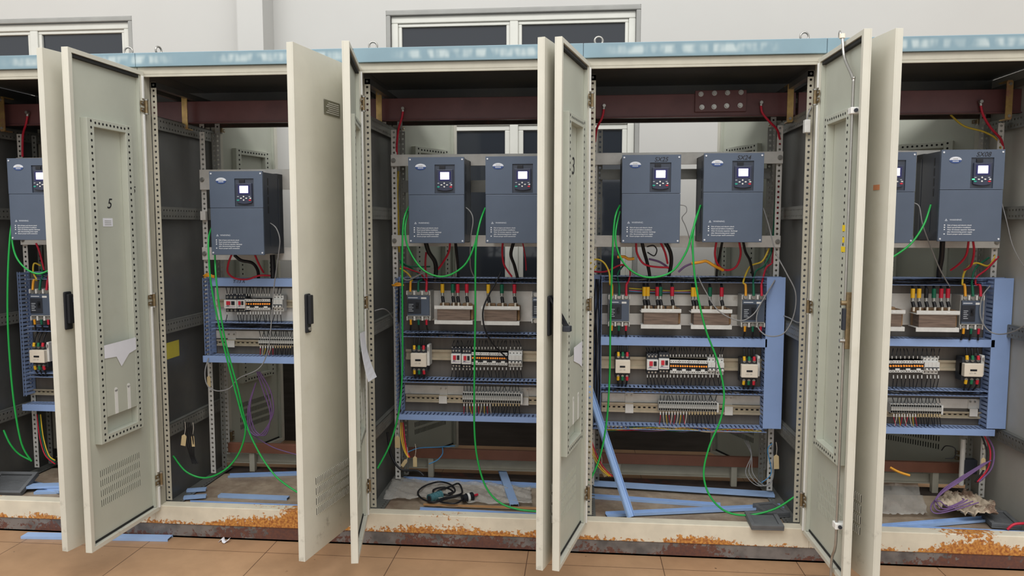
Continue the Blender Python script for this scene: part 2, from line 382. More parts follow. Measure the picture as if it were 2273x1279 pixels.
# wall with two window openings: opening 1 x .73..2.36, opening 2 x -2.6..-1.0
O1 = (0.73, 2.362, 1.0, 2.856); O2 = (-2.75, -1.0, 1.0, 2.866)
b = MB()
TH = 0.24
for x0, x1, z0, z1 in [(-6, O2[0], 0, 4.5), (O2[1], O1[0], 0, 4.5), (O1[1], 9, 0, 4.5), (O2[0], O2[1], O2[3], 4.5), (O2[0], O2[1], 0, O2[2]),
                       (O1[0], O1[1], O1[3], 4.5), (O1[0], O1[1], 0, O1[2])]:
    b.box(x0, x1, YW, YW+TH, z0, z1, wall_m)
struct('wall_back', b)
b = MB(); b.box(-0.19, -0.022, YW-0.17, YW, 0, 4.5, wall_m); b.box(-0.205, -0.19, YW-0.15, YW, 0, 4.5, wall_m); struct('trim_1', b)
b = MB(); b.box(-0.022, O1[0]+3.0, YW-0.006, YW-0.0005, 0.0, 0.78, mat('painted_aisle_shade', (74, 70, 66), 0.7, var=0.15, scale=5, stretch=(0.6, 1, 5))); b.box(O1[0]+3.0, 9, YW-0.006, YW-0.0005, 0.0, 0.78, MATS['painted_aisle_shade']); b.box(-6, -0.21, YW-0.006, YW-0.0005, 0, 0.78, MATS['painted_aisle_shade']); struct('aisle_shade_sheet', b)  # added sheets on the lower wall, the aisle's shade put into their dark colour
def window(name, O, mull, zt):
    root = empty(name, ((O[0]+O[1])/2, YW+0.05, O[2])); tag(root, kind='structure')
    oo = root.location
    y0, y1 = YW+0.02, YW+0.09
    f = MB(); x0, x1, z0, z1 = O
    rv = 0.032
    f.box(x0, x1, YW-0.004, YW+0.012, z1-rv, z1, reveal_m)
    f.box(x0, x0+rv*0.9, YW-0.004, YW+0.012, z0, z1-rv, reveal_m); f.box(x1-rv*0.9, x1, YW-0.004, YW+0.012, z0, z1-rv, reveal_m)
    x0 += rv*0.9; x1 -= rv*0.9; z1 -= rv
    fw = 0.045
    f.box(x0, x1, y0, y1, z1-fw, z1, alu); f.box(x0, x1, y0, y1, z0, z0+fw, alu)
    f.box(x0, x0+fw, y0, y1, z0+fw, z1-fw, alu); f.box(x1-fw, x1, y0, y1, z0+fw, z1-fw, alu)
    f.box(x0+fw, x1-fw, y0, y1, zt-0.035, zt+0.035, alu)
    for mx_ in mull: f.box(mx_-0.028, mx_+0.028, y0, y1, z0+fw, z1-fw, alu)
    f.build('window_frame', root, origin=oo, bevel=0.006)
    s = MB(); xs = [x0+fw]+list(mull)+[x1-fw]
    for i in range(len(xs)-1):
        a, c = xs[i]+(0.028 if i else 0), xs[i+1]-(0.028 if i < len(xs)-2 else 0)
        for za, zb in ((z0+fw, zt-0.035), (zt+0.035, z1-fw)):
            k = 0.022 if za > zt else 0.032
            s.box(a, c, y0+0.012, y1-0.01, zb-k, zb, alu); s.box(a, c, y0+0.012, y1-0.01, za, za+k, alu)
            s.box(a, a+k, y0+0.012, y1-0.01, za+k, zb-k, alu); s.box(c-k, c, y0+0.012, y1-0.01, za+k, zb-k, alu)
    s.build('sash', root, origin=oo, bevel=0.004)
    g = MB(); g.box(x0+fw, x1-fw, y0+0.03, y0+0.036, z0+fw, z1-fw, glass_m)
    for k in range(7): pass
    g.build('pane', root, origin=oo)
window('window_1', O1, (1.56,), 2.155)
window('window_2', O2, (-1.72,), 2.13)
# ------------------------------------------------------------------ cabinets
def eyebolt(cab, x, y, z, edge):
    b = MB(); n = 20; R = 0.0175
    pts = [((R*cos(2*pi*i/n)) if not edge else R*0.22*cos(2*pi*i/n), (R*0.97*cos(2*pi*i/n)) if edge else 0.15*R*cos(2*pi*i/n), R*sin(2*pi*i/n)) for i in range(n)]
    b.tube([(p[0], p[1], p[2]+0.071) for p in pts], 0.0045, steel, n=8, sub=1, closed=True)
    b.cyl((0, 0, 0), (0, 0, 0.0525), 0.005, steel); b.cyl((0, 0, 0), (0, 0, 0.008), 0.012, steel, n=12)
    o = b.build('eye_bolt', cab); o.location = (x, y, z)
def post(cab, name, x0, x1, M, strip_x, strip_y, z0, z1, ydepth, front=True, side=None):
    b = MB()
    b.box(x0, x1, ydepth[0], ydepth[1], z0, z1, M)
    n = int((z1-z0)/0.025)
    b.perf((strip_x, strip_y, z0+0.005), (0, 0, 1), (1, 0, 0), n, 0.025, 0.027, 0.0055, M)
    return b.build(name, cab)
side_l = mat('grey_side_panel', (178, 176, 168), 0.5, 0.1, var=0.06, scale=3)
def cabinet(k, name, label, rear, left_side=True):
    c = thing('control_cabinet', (k, 0, 0), label, 'cabinet', None)
    # front frame
    for s in (0, 1):
        X = lambda v: v if s == 0 else 1-v
        b = MB()
        b.box(X(0.002), X(0.022), 0.0, 0.05, 0.153, 2.149, frame_m)
        b.box(X(0.022), X(0.027), 0.012, 0.05, 0.153, 2.149, frame_m)
        b.perf((X(0.0415), 0.055, 0.16), (0, 0, 1), (1, 0, 0), 78, 0.0252, 0.027, 0.0055, frame_m)
        b.build('front_post', c)
        b = MB()
        b.box(X(0.004), X(0.03), 0.66, 0.70, 0.20, 2.1, frame_m)
        b.perf((X(0.0435), 0.65, 0.2), (0, 0, 1), (1, 0, 0), 74, 0.0252, 0.027, 0.0055, galv_l)
        b.build('rear_post', c)
        b = MB()
        b.perf((X(0.0605), 0.45, 0.16), (0, 0, 1), (1, 0, 0), 71, 0.0252, 0.027, 0.006, galv_l)
        b.perf((X(0.0475), 0.466, 0.16), (0, 0, 1), (0, 1, 0), 71, 0.0252, 0.027, 0.006, galv_l)
        b.build('mounting_post', c)
        b = MB()
        b.perf((X(0.088), 0.52, 0.16), (0, 0, 1), (1, 0, 0), 71, 0.0252, 0.026, 0.006, galv)
        b.perf((X(0.0745), 0.534, 0.16), (0, 0, 1), (0, 1, 0), 71, 0.0252, 0.026, 0.006, galv)
        b.build('mounting_post', c)
        b = MB(); b.box(X(0.0025), X(0.005), 0.05, 0.70, 0.12, 2.18 if (k == 3 and s == 1) or (k == -1 and s == 0) else 1.985, panel_d if not (k == 3 and s == 1) else side_l); b.build('side_panel', c)
        for z in (1.945, 1.53, 0.985, 0.485):
            b = MB(); n = 23
            b.box(X(0.006), X(0.027), 0.055, 0.648, z+0.028, z+0.031, galv)
            for dz in (0.014, -0.014):
                b.perf((X(0.029), 0.06, z+dz), (0, 1, 0), (0, 0, 1), n, 0.0254, 0.028, 0.005, galv)
            b.build('side_strut', c)
        b = MB(); b.box(X(0.006), X(0.045), 0.055, 0.648, 0.127, 0.1295, galv)
        b.perf((X(0.06), 0.06, 0.131), (0, 1, 0), (1, 0, 0), 23, 0.0254, 0.03, 0.005, galv); b.build('side_strut', c)
        b = MB(); b.box(X(0.03), X(0.055), 0.055, 0.66, 2.10, 2.125, panel_d); b.build('roof_rail', c)
    b = MB(); b.box(0.001, 0.999, 0.0, 0.05, 2.149, 2.181, frame_m); b.box(0.001, 0.999, 0.0, 0.006, 2.138, 2.149, frame_m)
    b.build('header_beam', c, bevel=0.002)
    b = MB(); b.box(0.0008, 0.9992, -0.012, 0.03, 2.1815, 2.243, blue_f); b.build('fascia', c, bevel=0.002)
    b = MB(); b.box(0.001, 0.999, 0.03, 0.72, 2.182, 2.2, panel_d); b.build('roof', c)
    b = MB(); b.box(0.0005, 0.9995, 0.655, 0.69, 2.0, 2.06, pit_m); b.box(0.0005, 0.9995, 0.66, 0.69, 2.06, 2.182, panel_d)
    b.box(0.03, 0.97, 0.648, 0.662, 2.085, 2.11, galv); b.build('rear_header', c)
    b = MB(); b.box(0.0, 1.0, 0.0, 0.06, 0.0655, 0.153, sill_m); b.build('sill', c, bevel=0.003)
    b = MB(); b.box(0.0, 1.0, 0.004, 0.05, 0.0005, 0.065, plinth_m); b.box(0.0, 1.0, 0.004, 0.09, 0.0005, 0.008, plinth_m)
    b.build('plinth', c)
    b = MB(); b.box(0.0, 1.0, 0.65, 0.70, 0.0005, 0.112, plinth_m); b.build('rear_plinth', c)
    b = MB(); b.box(0.006, 0.994, 0.061, 0.70, 0.112, 0.117, pit_m); b.build('floor_pan', c)
    b = MB(); b.box(0.07, 0.93, 0.085, 0.55, 0.1172, 0.124, dirt_m); b.build('gland_plate', c, bevel=0.001)
    b = MB(); b.box(0.03, 0.97, 0.66, 0.69, 0.155, 0.2, frame_m); b.box(0.03, 0.97, 0.64, 0.66, 0.155, 0.16, frame_m); b.build('rear_sill', c)
    if rear == 'closed':
        b = MB(); b.box(0.006, 0.994, 0.701, 0.704, 0.12, 2.15, panel_d); b.build('rear_panel', c)
    return c
def door(cab, k, hx, sgn, ang, rear=False, handle=None, name='front_door'):
    d = bpy.data.objects.new(name, None)
    Wd, T, Z0, Z1 = 0.478, 0.028, 0.135, 2.162
    b = MB()
    X = lambda v: sgn*v
    b.box(X(0), X(Wd), -T, -T+0.005, Z0, Z1, paint)
    for a in ((0, 0.02, Z0, Z1), (Wd-0.02, Wd, Z0, Z1), (0.02, Wd-0.02, Z0, Z0+0.018), (0.02, Wd-0.02, Z1-0.018, Z1)):
        b.box(X(a[0]), X(a[1]), -T+0.005, 0, a[2], a[3], paint)
    b.box(X(0.0205), X(Wd-0.0205), -T+0.0051, -T+0.0065, Z0+0.0185, Z1-0.0185, paint_in)
    d = b.build(name, cab, bevel=0.0025)
    d.location = (hx-k, 0.0 if not rear else 0.705, 0)
    # sign: front leaf turns towards -y, a rear leaf is the same leaf turned round
    d.rotation_euler = (0, 0, (-sgn*ang) if not rear else ang)
    g = MB()
    for a in ((0.022, 0.03, Z0+0.02, Z1-0.02), (Wd-0.03, Wd-0.022, Z0+0.02, Z1-0.02), (0.03, Wd-0.03, Z0+0.02, Z0+0.028), (0.03, Wd-0.03, Z1-0.032, Z1-0.02)):
        g.box(X(a[0]), X(a[1]), -T+0.007, -0.006 if a[2] > 1 or a[3] > 1 else -0.017, a[2], a[3], gland_rub if a[3]-a[2] < 0.1 else paint_in)
    g.build('gasket', d)
    # stiffening frame of perforated square section on the inner face
    f = MB(); a0, a1, za, zb, w = 0.113, 0.4, 0.565, 1.905, 0.042
    y0, y1 = -T+0.0065, 0.008
    for r_ in ((a0, a0+w, za, zb), (a1-w, a1, za, zb), (a0+w, a1-w, za, za+w*0.8), (a0+w, a1-w, zb-w*0.8, zb)):
        f.box(X(r_[0]), X(r_[1]), y0, y1, r_[2], r_[3], paint_in)
    nh = 52
    for i in range(nh):
        z = za+0.012+i*(zb-za-0.024)/(nh-1)
        for x in (a0+0.024, a1-0.024): f.disc((X(x), y1, z), (0, 1, 0), 0.0056, hole_m, e=0.0004)
    for i in range(9):
        x = a0+0.05+i*(a1-a0-0.1)/8
        for z in (za+0.017, zb-0.017): f.disc((X(x), y1, z), (0, 1, 0), 0.0056, hole_m, e=0.0004)
    f.build('stiffener_frame', d, bevel=0.0015)
    lv = MB()
    for r_ in range(4):
        for i in range(22):
            x = 0.116+i*0.0124; z = 0.29+r_*0.0425
            lv.box(X(x), X(x+0.0035), -T-0.004, -T, z, z+0.03, paint); lv.box(X(x+0.004), X(x+0.0075), -T-0.0006, -T, z+0.001, z+0.029, hole_m)
            lv.box(X(x), X(x+0.0045), -T+0.0065, -T+0.0069, z+0.001, z+0.029, hole_m); lv.box(X(x+0.0045), X(x+0.008), -T+0.0065, -T+0.008, z, z+0.03, paint_in)
    lv.build('louvre', d)
    for i, z in enumerate((2.005, 1.13, 0.285)):
        h = MB(); h.cyl((X(0.002), 0.009, z-0.028), (X(0.002), 0.009, z+0.028), 0.0075, bronze, n=10)
        h.box(X(0.004), X(0.034), 0.0, 0.004, z-0.024, z-0.006, bronze); h.box(X(0.004), X(0.034), 0.0, 0.004, z+0.006, z+0.024, bronze)
        h.cyl((X(0.024), 0.004, z-0.015), (X(0.024), 0.008, z-0.015), 0.005, steel, n=6); h.cyl((X(0.024), 0.004, z+0.015), (X(0.024), 0.008, z+0.015), 0.005, steel, n=6)
        h.cyl((X(0.002), 0.009, z-0.034), (X(0.002), 0.009, z-0.028), 0.0095, steel, n=8); h.cyl((X(0.002), 0.009, z+0.028), (X(0.002), 0.009, z+0.034), 0.0095, steel, n=8)
        h.build('hinge', d)
    if not rear:
        for za, zb in ((1.155, 1.97), (0.32, 1.1), (2.04, 2.14), (0.15, 0.25)):
            q = MB(); q.box(X(0.008), X(0.02), 0.0, 0.007, za, zb, white_p); q.build('seal_strip', d, bevel=0.002)
    if handle:
        h = MB(); x0 = 0.405
        h.box(X(x0), X(x0+0.036), -T-0.01, -T, 1.05, 1.205, black_p)
        h.build('handle_plate', d, bevel=0.006)
        g = MB()
        if handle == 'shut':
            g.box(X(x0+0.006), X(x0+0.03), -T-0.024, -T-0.01, 1.085, 1.2, black_p)
            g.cyl((X(x0+0.018), -T-0.016, 1.066), (X(x0+0.018), -T-0.009, 1.066), 0.008, steel, n=12)
        elif handle == 'key':
            g.box(X(x0+0.006), X(x0+0.03), -T-0.024, -T-0.01, 1.075, 1.195, black_p)
            g.box(X(x0-0.028), X(x0+0.012), -T-0.03, -T-0.012, 1.158, 1.182, dark_p)
        else:
            g.add([(X(x0+0.006), -T-0.01, 1.19), (X(x0+0.03), -T-0.01, 1.19), (X(x0+0.03), -T-0.01, 1.2), (X(x0+0.006), -T-0.01, 1.2),
                   (X(x0+0.006), -T-0.085, 1.085), (X(x0+0.03), -T-0.085, 1.085), (X(x0+0.03), -T-0.07, 1.075), (X(x0+0.006), -T-0.07, 1.075)],
                  [(0,1,2,3),(4,7,6,5),(0,4,5,1),(3,2,6,7),(1,5,6,2),(0,3,7,4)], black_p)
            g.box(X(x0+0.004), X(x0+0.032), -T-0.09, -T-0.06, 1.07, 1.092, dark_p)
        g.build('handle', d, bevel=0.003)
    return d
def sheet_on(d, name, sgn, T_in, poly, M, lift=0.001, label=None, outer=False):
    """flat thing stuck to a door leaf; poly in (s, z)"""
    b = MB(); y = (-0.028-lift) if outer else (T_in+lift)
    pts = [(sgn*s, z) for s, z in poly]
    ar = sum(pts[i][0]*pts[(i+1) % len(pts)][1]-pts[(i+1) % len(pts)][0]*pts[i][1] for i in range(len(pts)))
    if ar < 0: pts = pts[::-1]
    b.prism(pts, y-0.0006, y, M)
    o = b.build(name, d)
    if label: o['label'] = label
    return o
def quadp(s0, s1, z0, z1): return [(s0, z0), (s1, z0), (s1, z1), (s0, z1)]

cabA = cabinet(-1, 'A', 'leftmost control cabinet, half hidden behind its open door', 'closed')
cabB = cabinet(0, 'B', 'control cabinet second from left, holding a single drive', 'open')
cabC = cabinet(1, 'C', 'middle control cabinet with a plastic sheet on its floor', 'open')
cabD = cabinet(2, 'D', 'control cabinet with a blue strip leaning inside, second from right', 'open')
cabE = cabinet(3, 'E', 'rightmost control cabinet, cut off by the edge of the photo', 'part')
dA = door(cabA, -1, -0.03, -1, 1.3765, handle='key')
dB = door(cabB, 0, 0.03, 1, 1.605)
dB2 = door(cabB, 0, 0.97, -1, 1.3872, handle='shut')
dC = door(cabC, 1, 1.03, 1, 1.3694)
dC2 = door(cabC, 1, 1.97, -1, 1.2757, handle='open')
dD = door(cabD, 2, 2.03, 1, 1.8)
dD2 = door(cabD, 2, 2.97, -1, 1.588)
dE = door(cabE, 3, 3.03, 1, 1.395)
# rear leaves: modelled facing the aisle behind, so built as a leaf turned round
door(cabB, 0, 0.03, -1, pi+radians(74), rear=True, name='rear_door')
door(cabC, 1, 1.03, -1, pi+radians(60), rear=True, name='rear_door')
door(cabD, 2, 2.97, 1, pi-radians(65), rear=True, name='rear_door')
door(cabE, 3, 3.97, 1, pi-radians(40), rear=True, name='rear_door')
for c, k, l in ((cabA, -1, ((0.917, False),)), (cabB, 0, ((0.062, True), (0.945, True))), (cabC, 1, ((0.066, False),)), (cabD, 2, ((0.066, False), (0.932, False))), (cabE, 3, ((0.076, True),))):
    for x, e in l: eyebolt(c, x, 0.075, 2.2, e)
eyebolt(cabC, 0.95, 0.3, 2.2, False)
# mounting rails for the drives, the backplate and the supports of the busbar
def rails(c, k, zs, x0=0.047, x1=0.953):
    for z0, z1 in zs:
        b = MB(); b.box(x0, x1, 0.436, 0.449, z0, z1, galv_l); r = b.build('mounting_rail', c, bevel=0.001)
        for x in (x0+0.014, x1-0.014):
            q = MB(); q.cyl((x, 0.428, (z0+z1)/2), (x, 0.436, (z0+z1)/2), 0.009, steel, n=6); q.cyl((x, 0.433, (z0+z1)/2), (x, 0.4362, (z0+z1)/2), 0.012, steel, n=12)
            q.build('bolt', r)
rails(cabA, -1, ((1.77, 1.825), (1.37, 1.425)))
rails(cabB, 0, ((1.655, 1.757), (1.295, 1.36)))
b = MB(); b.box(0.047, 0.075, 0.43, 0.449, 1.5, 1.545, galv_l); b.box(0.047, 0.35, 0.47, 0.48, 1.5, 1.56, galv); b.build('mounting_rail', cabB)
for c, k in ((cabC, 1), (cabD, 2), (cabE, 3)): rails(c, k, ((1.768, 1.825), (1.368, 1.424)))
for c, k in ((cabC, 1), (cabD, 2)):
    b = MB(); b.box(0.09, 0.91, 0.5, 0.512, 1.64, 1.70, galv) if k == 1 else b.box(0.09, 0.91, 0.5, 0.512, 1.70, 1.75, galv); b.build('mounting_rail', c)
for c, k, z0, z1 in ((cabA, -1, .47, 1.24), (cabB, 0, .76, 1.21), (cabC, 1, .47, 1.235), (cabD, 2, .44, 1.235), (cabE, 3, .47, 1.235)):
    b = MB(); b.box(0.078, 0.922, 0.452, 0.456, z0+0.02, z1-0.02, back_m); b.build('backplate', c)
def brk(c, k, x):
    b = MB(); b.box(x-0.014, x+0.014, 0.345, 0.35, 1.955, 2.12, yzinc); b.box(x-0.011, x+0.011, 0.345, 0.40, 1.95, 1.955, yzinc)
    b.box(x-0.011, x+0.011, 0.345, 0.42, 2.12, 2.125, yzinc)
    b.cyl((x, 0.338, 1.966), (x, 0.345, 1.966), 0.007, steel, n=6); b.cyl((x, 0.338, 2.108), (x, 0.345, 2.108), 0.007, steel, n=6)
    b.build('busbar_bracket', c)
brk(cabA, -1, at(3, 240, .345).x+1); brk(cabB, 0, at(409, 235, .345).x); brk(cabC, 1, at(841, 235, .345).x-1); brk(cabD, 2, at(1755, 215, .345).x-2); brk(cabE, 3, at(2241, 215, .345).x-3)
# ------------------------------------------------------------------ what is fixed to the doors
TI = -0.028+0.0065
# B left leaf: pocket with a sheet of paper, label, hand-written fives
def pocket(d, sgn):
    b = MB(); poly = [(0.152, 0.668), (0.36, 0.672), (0.36, 0.965), (0.152, 0.965)]
    x = lambda s: sgn*s
    b.box(x(0.157), x(0.356), 0.006, 0.0075, 0.672, 0.955, paint_in)
    for s in (0.2, 0.285):
        b.box(x(s), x(s+0.02), 0.0077, 0.0085, 0.672, 0.775, white_p)
        b.cyl((x(s+0.01), 0.0077, 0.775), (x(s+0.01), 0.0085, 0.775), 0.01, white_p, n=14)
    b.build('document_pocket', d)
pocket(dB, 1); pocket(dC2, -1); pocket(dD, 1); pocket(dC, 1)
sheet_on(dB, 'sticker', 1, TI, quadp(0.228, 0.29, 1.468, 1.503), paper_m, label='small white paper label')
b = MB()
for i in range(3): b.box(0.238, 0.28, TI+0.0011, TI+0.0013, 1.474+0.008*i, 1.477+0.008*i, grey_p)
b.build('label_print', dB)
sheet_on(dD, 'sticker', 1, TI, quadp(0.25, 0.32, 1.468, 1.515), paper_m, label='small white paper label')
ROTI = (pi/2, 0, pi)
text('marker_number', '5', 0.06, ink, (0.262, TI+0.001, 1.545), ROTI, dB, shear=0.3)
text('marker_number', '5', 0.045, ink, (0.088, TI+0.0012, 1.615), ROTI, dB, shear=0.3)
text('marker_number', '3', 0.10, ink, (0.235, TI+0.001, 1.68), ROTI, dD, shear=0.1)
text('marker_number', '1', 0.04, ink, (0.30, TI+0.001, 1.57), ROTI, dD, shear=0.1)
# B right leaf: engraved plate
o = sheet_on(dB2, 'nameplate', -1, TI, quadp(0.128, 0.26, 1.925, 1.985), mat('engraved_plate', (128, 126, 110), 0.4, 0.4, var=0.1, scale=30), 0.002, outer=True)
b = MB()
for i in range(6): b.box(-0.14, -0.245+0.01*(i % 3), -0.0311, -0.0308, 1.933+0.008*i, 1.936+0.008*i, galv_l)
for s, z in ((0.131, 1.928), (0.257, 1.928), (0.131, 1.982), (0.257, 1.982)): b.disc((-s, -0.031, z), (0, -1, 0), 0.003, steel)
b.build('engraved_lines', o)
sheet_on(dE, 'sticker', 1, TI, quadp(0.38, 0.42, 1.603, 1.622), mat('orange_label', (205, 136, 96), 0.6, var=0.05), outer=True, label='small orange label')
# D right leaf: latch rod with guides, yellow stickers
b = MB(); b.tube([(-0.3, 0.012, 2.18), (-0.31, 0.012, 2.15), (-0.335, 0.012, 2.09), (-0.425, 0.012, 2.0), (-0.43, 0.012, 1.95), (-0.43, 0.012, 1.4), (-0.43, 0.012, 1.2)], 0.0055, steel, n=8)
b.tube([(-0.43, 0.012, 1.06), (-0.432, 0.012, 0.7), (-0.43, 0.012, 0.36), (-0.425, 0.012, 0.26), (-0.395, 0.012, 0.2), (-0.39, 0.012, 0.12)], 0.0055, steel, n=8)
b.cyl((-0.3, 0.012, 2.172), (-0.3, 0.012, 2.188), 0.011, cream_p, n=10)
b.build('latch_rod', dD2)
for z in (1.885, 0.345):
    b = MB(); b.box(-0.445, -0.41, TI, 0.022, z-0.012, z+0.012, white_p); b.cyl((-0.445, 0.006, z), (-0.452, 0.006, z), 0.007, dark_p, n=8); b.build('rod_guide', dD2, bevel=0.003)
b = MB(); b.box(-0.447, -0.433, TI, 0.012, 1.02, 1.23, bronze); b.box(-0.447, -0.43, 0.012, 0.024, 1.09, 1.17, dark_p); b.cyl((-0.438, 0.012, 1.19), (-0.438, 0.03, 1.19), 0.009, bronze); b.cyl((-0.438, 0.012, 1.05), (-0.438, 0.03, 1.05), 0.007, steel)
b.build('latch_mechanism', dD2, bevel=0.002)
for z0, z1, s0, s1 in ((1.452, 1.475, 0.365, 0.392), (1.41, 1.43, 0.37, 0.39), (1.375, 1.395, 0.36, 0.40)):
    sheet_on(dD2, 'sticker', -1, 0.008, quadp(s0, s1, z0, z1), mat('yellow_sticker', (238, 206, 40), 0.6, var=0.03), label='small yellow sticker')
# paper tucked behind the pockets of two leaves: things of their own, laid into the leaf's place
def paper_at(d, sgn, poly, label):
    b = MB(); pts = [(sgn*s, z) for s, z in poly]
    ar = sum(pts[i][0]*pts[(i+1) % len(pts)][1]-pts[(i+1) % len(pts)][0]*pts[i][1] for i in range(len(pts)))
    if ar < 0: pts = pts[::-1]
    b.prism(pts, 0.0095, 0.0103, paper_m)
    bpy.context.view_layer.update()
    M = d.matrix_world.copy(); b.v = [tuple(M @ Vector(v)) for v in b.v]
    return one('paper_sheet', b, label, 'paper')
paper_at(dB, 1, [(0.36, 0.92), (0.36, 0.975), (0.15, 0.978), (0.15, 0.925), (0.2, 0.915), (0.255, 0.868), (0.285, 0.915)], 'torn white paper sheet in the pocket of the door marked 5')
paper_at(dD, 1, [(0.30, 0.93), (0.30, 0.985), (0.156, 0.99), (0.156, 0.88), (0.2, 0.9)], 'torn paper on the inside of the door marked 3')
b = MB()
bpy.context.view_layer.update()
pp = []
for i in range(9):
    t = i/8
    pp.append((0.12+0.05*sin(t*2.2), 0.012+0.06*t*t*(1-0.2*t), 1.02-0.2*t))
vs = []
for i, (s, y, z) in enumerate(pp):
    vs += [(0.16, y, z), (0.36, y*0.6+0.004, z+0.02)]
vs2 = [(x, y+0.0008, z) for x, y, z in vs]
n = len(vs)
fs = [(2*i, 2*i+1, 2*i+3, 2*i+2) for i in range(8)]+[(n+2*i, n+2*i+2, n+2*i+3, n+2*i+1) for i in range(8)]
fs += [(2*i, 2*i+2, n+2*i+2, n+2*i) for i in range(8)]+[(2*i+1, n+2*i+1, n+2*i+3, 2*i+3) for i in range(8)]
b.add(vs+vs2, fs, paper_m); M = dC.matrix_world.copy(); b.v = [tuple(M @ Vector(v)) for v in b.v]
one('paper_sheet', b, 'creased white paper curling off the left door of the middle cabinet', 'paper')
# caution sticker on the side panel of the single-drive cabinet
b = MB()
p0, p1 = at(393, 782, .15), at(418, 778, .2)
b.box(0.0052, 0.0058, 0.14, 0.255, 0.825, 0.905, mat('yellow_caution_label', (196, 184, 70), 0.6, var=0.04))
b.build('sticker', cabB)['label'] = 'yellow caution label'
# busbars
def busbar(k, c, label, x0=0.006, x1=0.994):
    t = thing('busbar', (k, 0.4, 1.985), label, 'busbar', None)
    b = MB(); b.box(x0, x1, 0.0, 0.02, 0.0, 0.11, bus_m); b.box(x0, x1, -0.012, 0.0, 0.0, 0.006, bus_m); b.build('insulated_bar', t, bevel=0.002)
    return t
bb = {}
nm = {-1: 'leftmost', 0: 'single-drive', 1: 'middle', 2: 'leaning-strip', 3: 'rightmost'}
for k in (-1, 0, 1, 2, 3): bb[k] = busbar(k, None, 'maroon insulated busbar across the top of the %s cabinet' % nm[k])
b = MB(); x0, x1, z0, z1 = rect(1543, 200, 1657, 248, .385)
b.box(x0-2, x1-2, -0.014, -0.0005, z0-1.985, z1-1.985, bus_m); sp_ = b.build('splice_plate', bb[2], bevel=0.002)
for px, py in ((1556, 209), (1586, 207), (1615, 206), (1645, 205), (1558, 238), (1585, 237), (1613, 235), (1643, 234)):
    p = at(px, py, .385); b = MB(); b.cyl((p.x-2, -0.024, p.z-1.985), (p.x-2, -0.014, p.z-1.985), 0.008, steel, n=6); b.cyl((p.x-2, -0.016, p.z-1.985), (p.x-2, -0.0138, p.z-1.985), 0.012, steel, n=12); b.build('bolt', bb[2])
for k, x1 in ((0, 0.96), (1, 0.96), (2, 0.93), (3, 0.96)):
    b = MB(); b.box(k+0.07, k+x1, 0.6, 0.625, 0.225, 0.278, busb_m)
    for x in (0.2, 0.8): b.box(k+x-0.015, k+x+0.015, 0.61, 0.64, 0.117, 0.2255, frame_m)
    one('ground_bar', b, 'brown insulated bar low along the back of the %s cabinet' % nm[k], 'busbar', bevel=0.002)
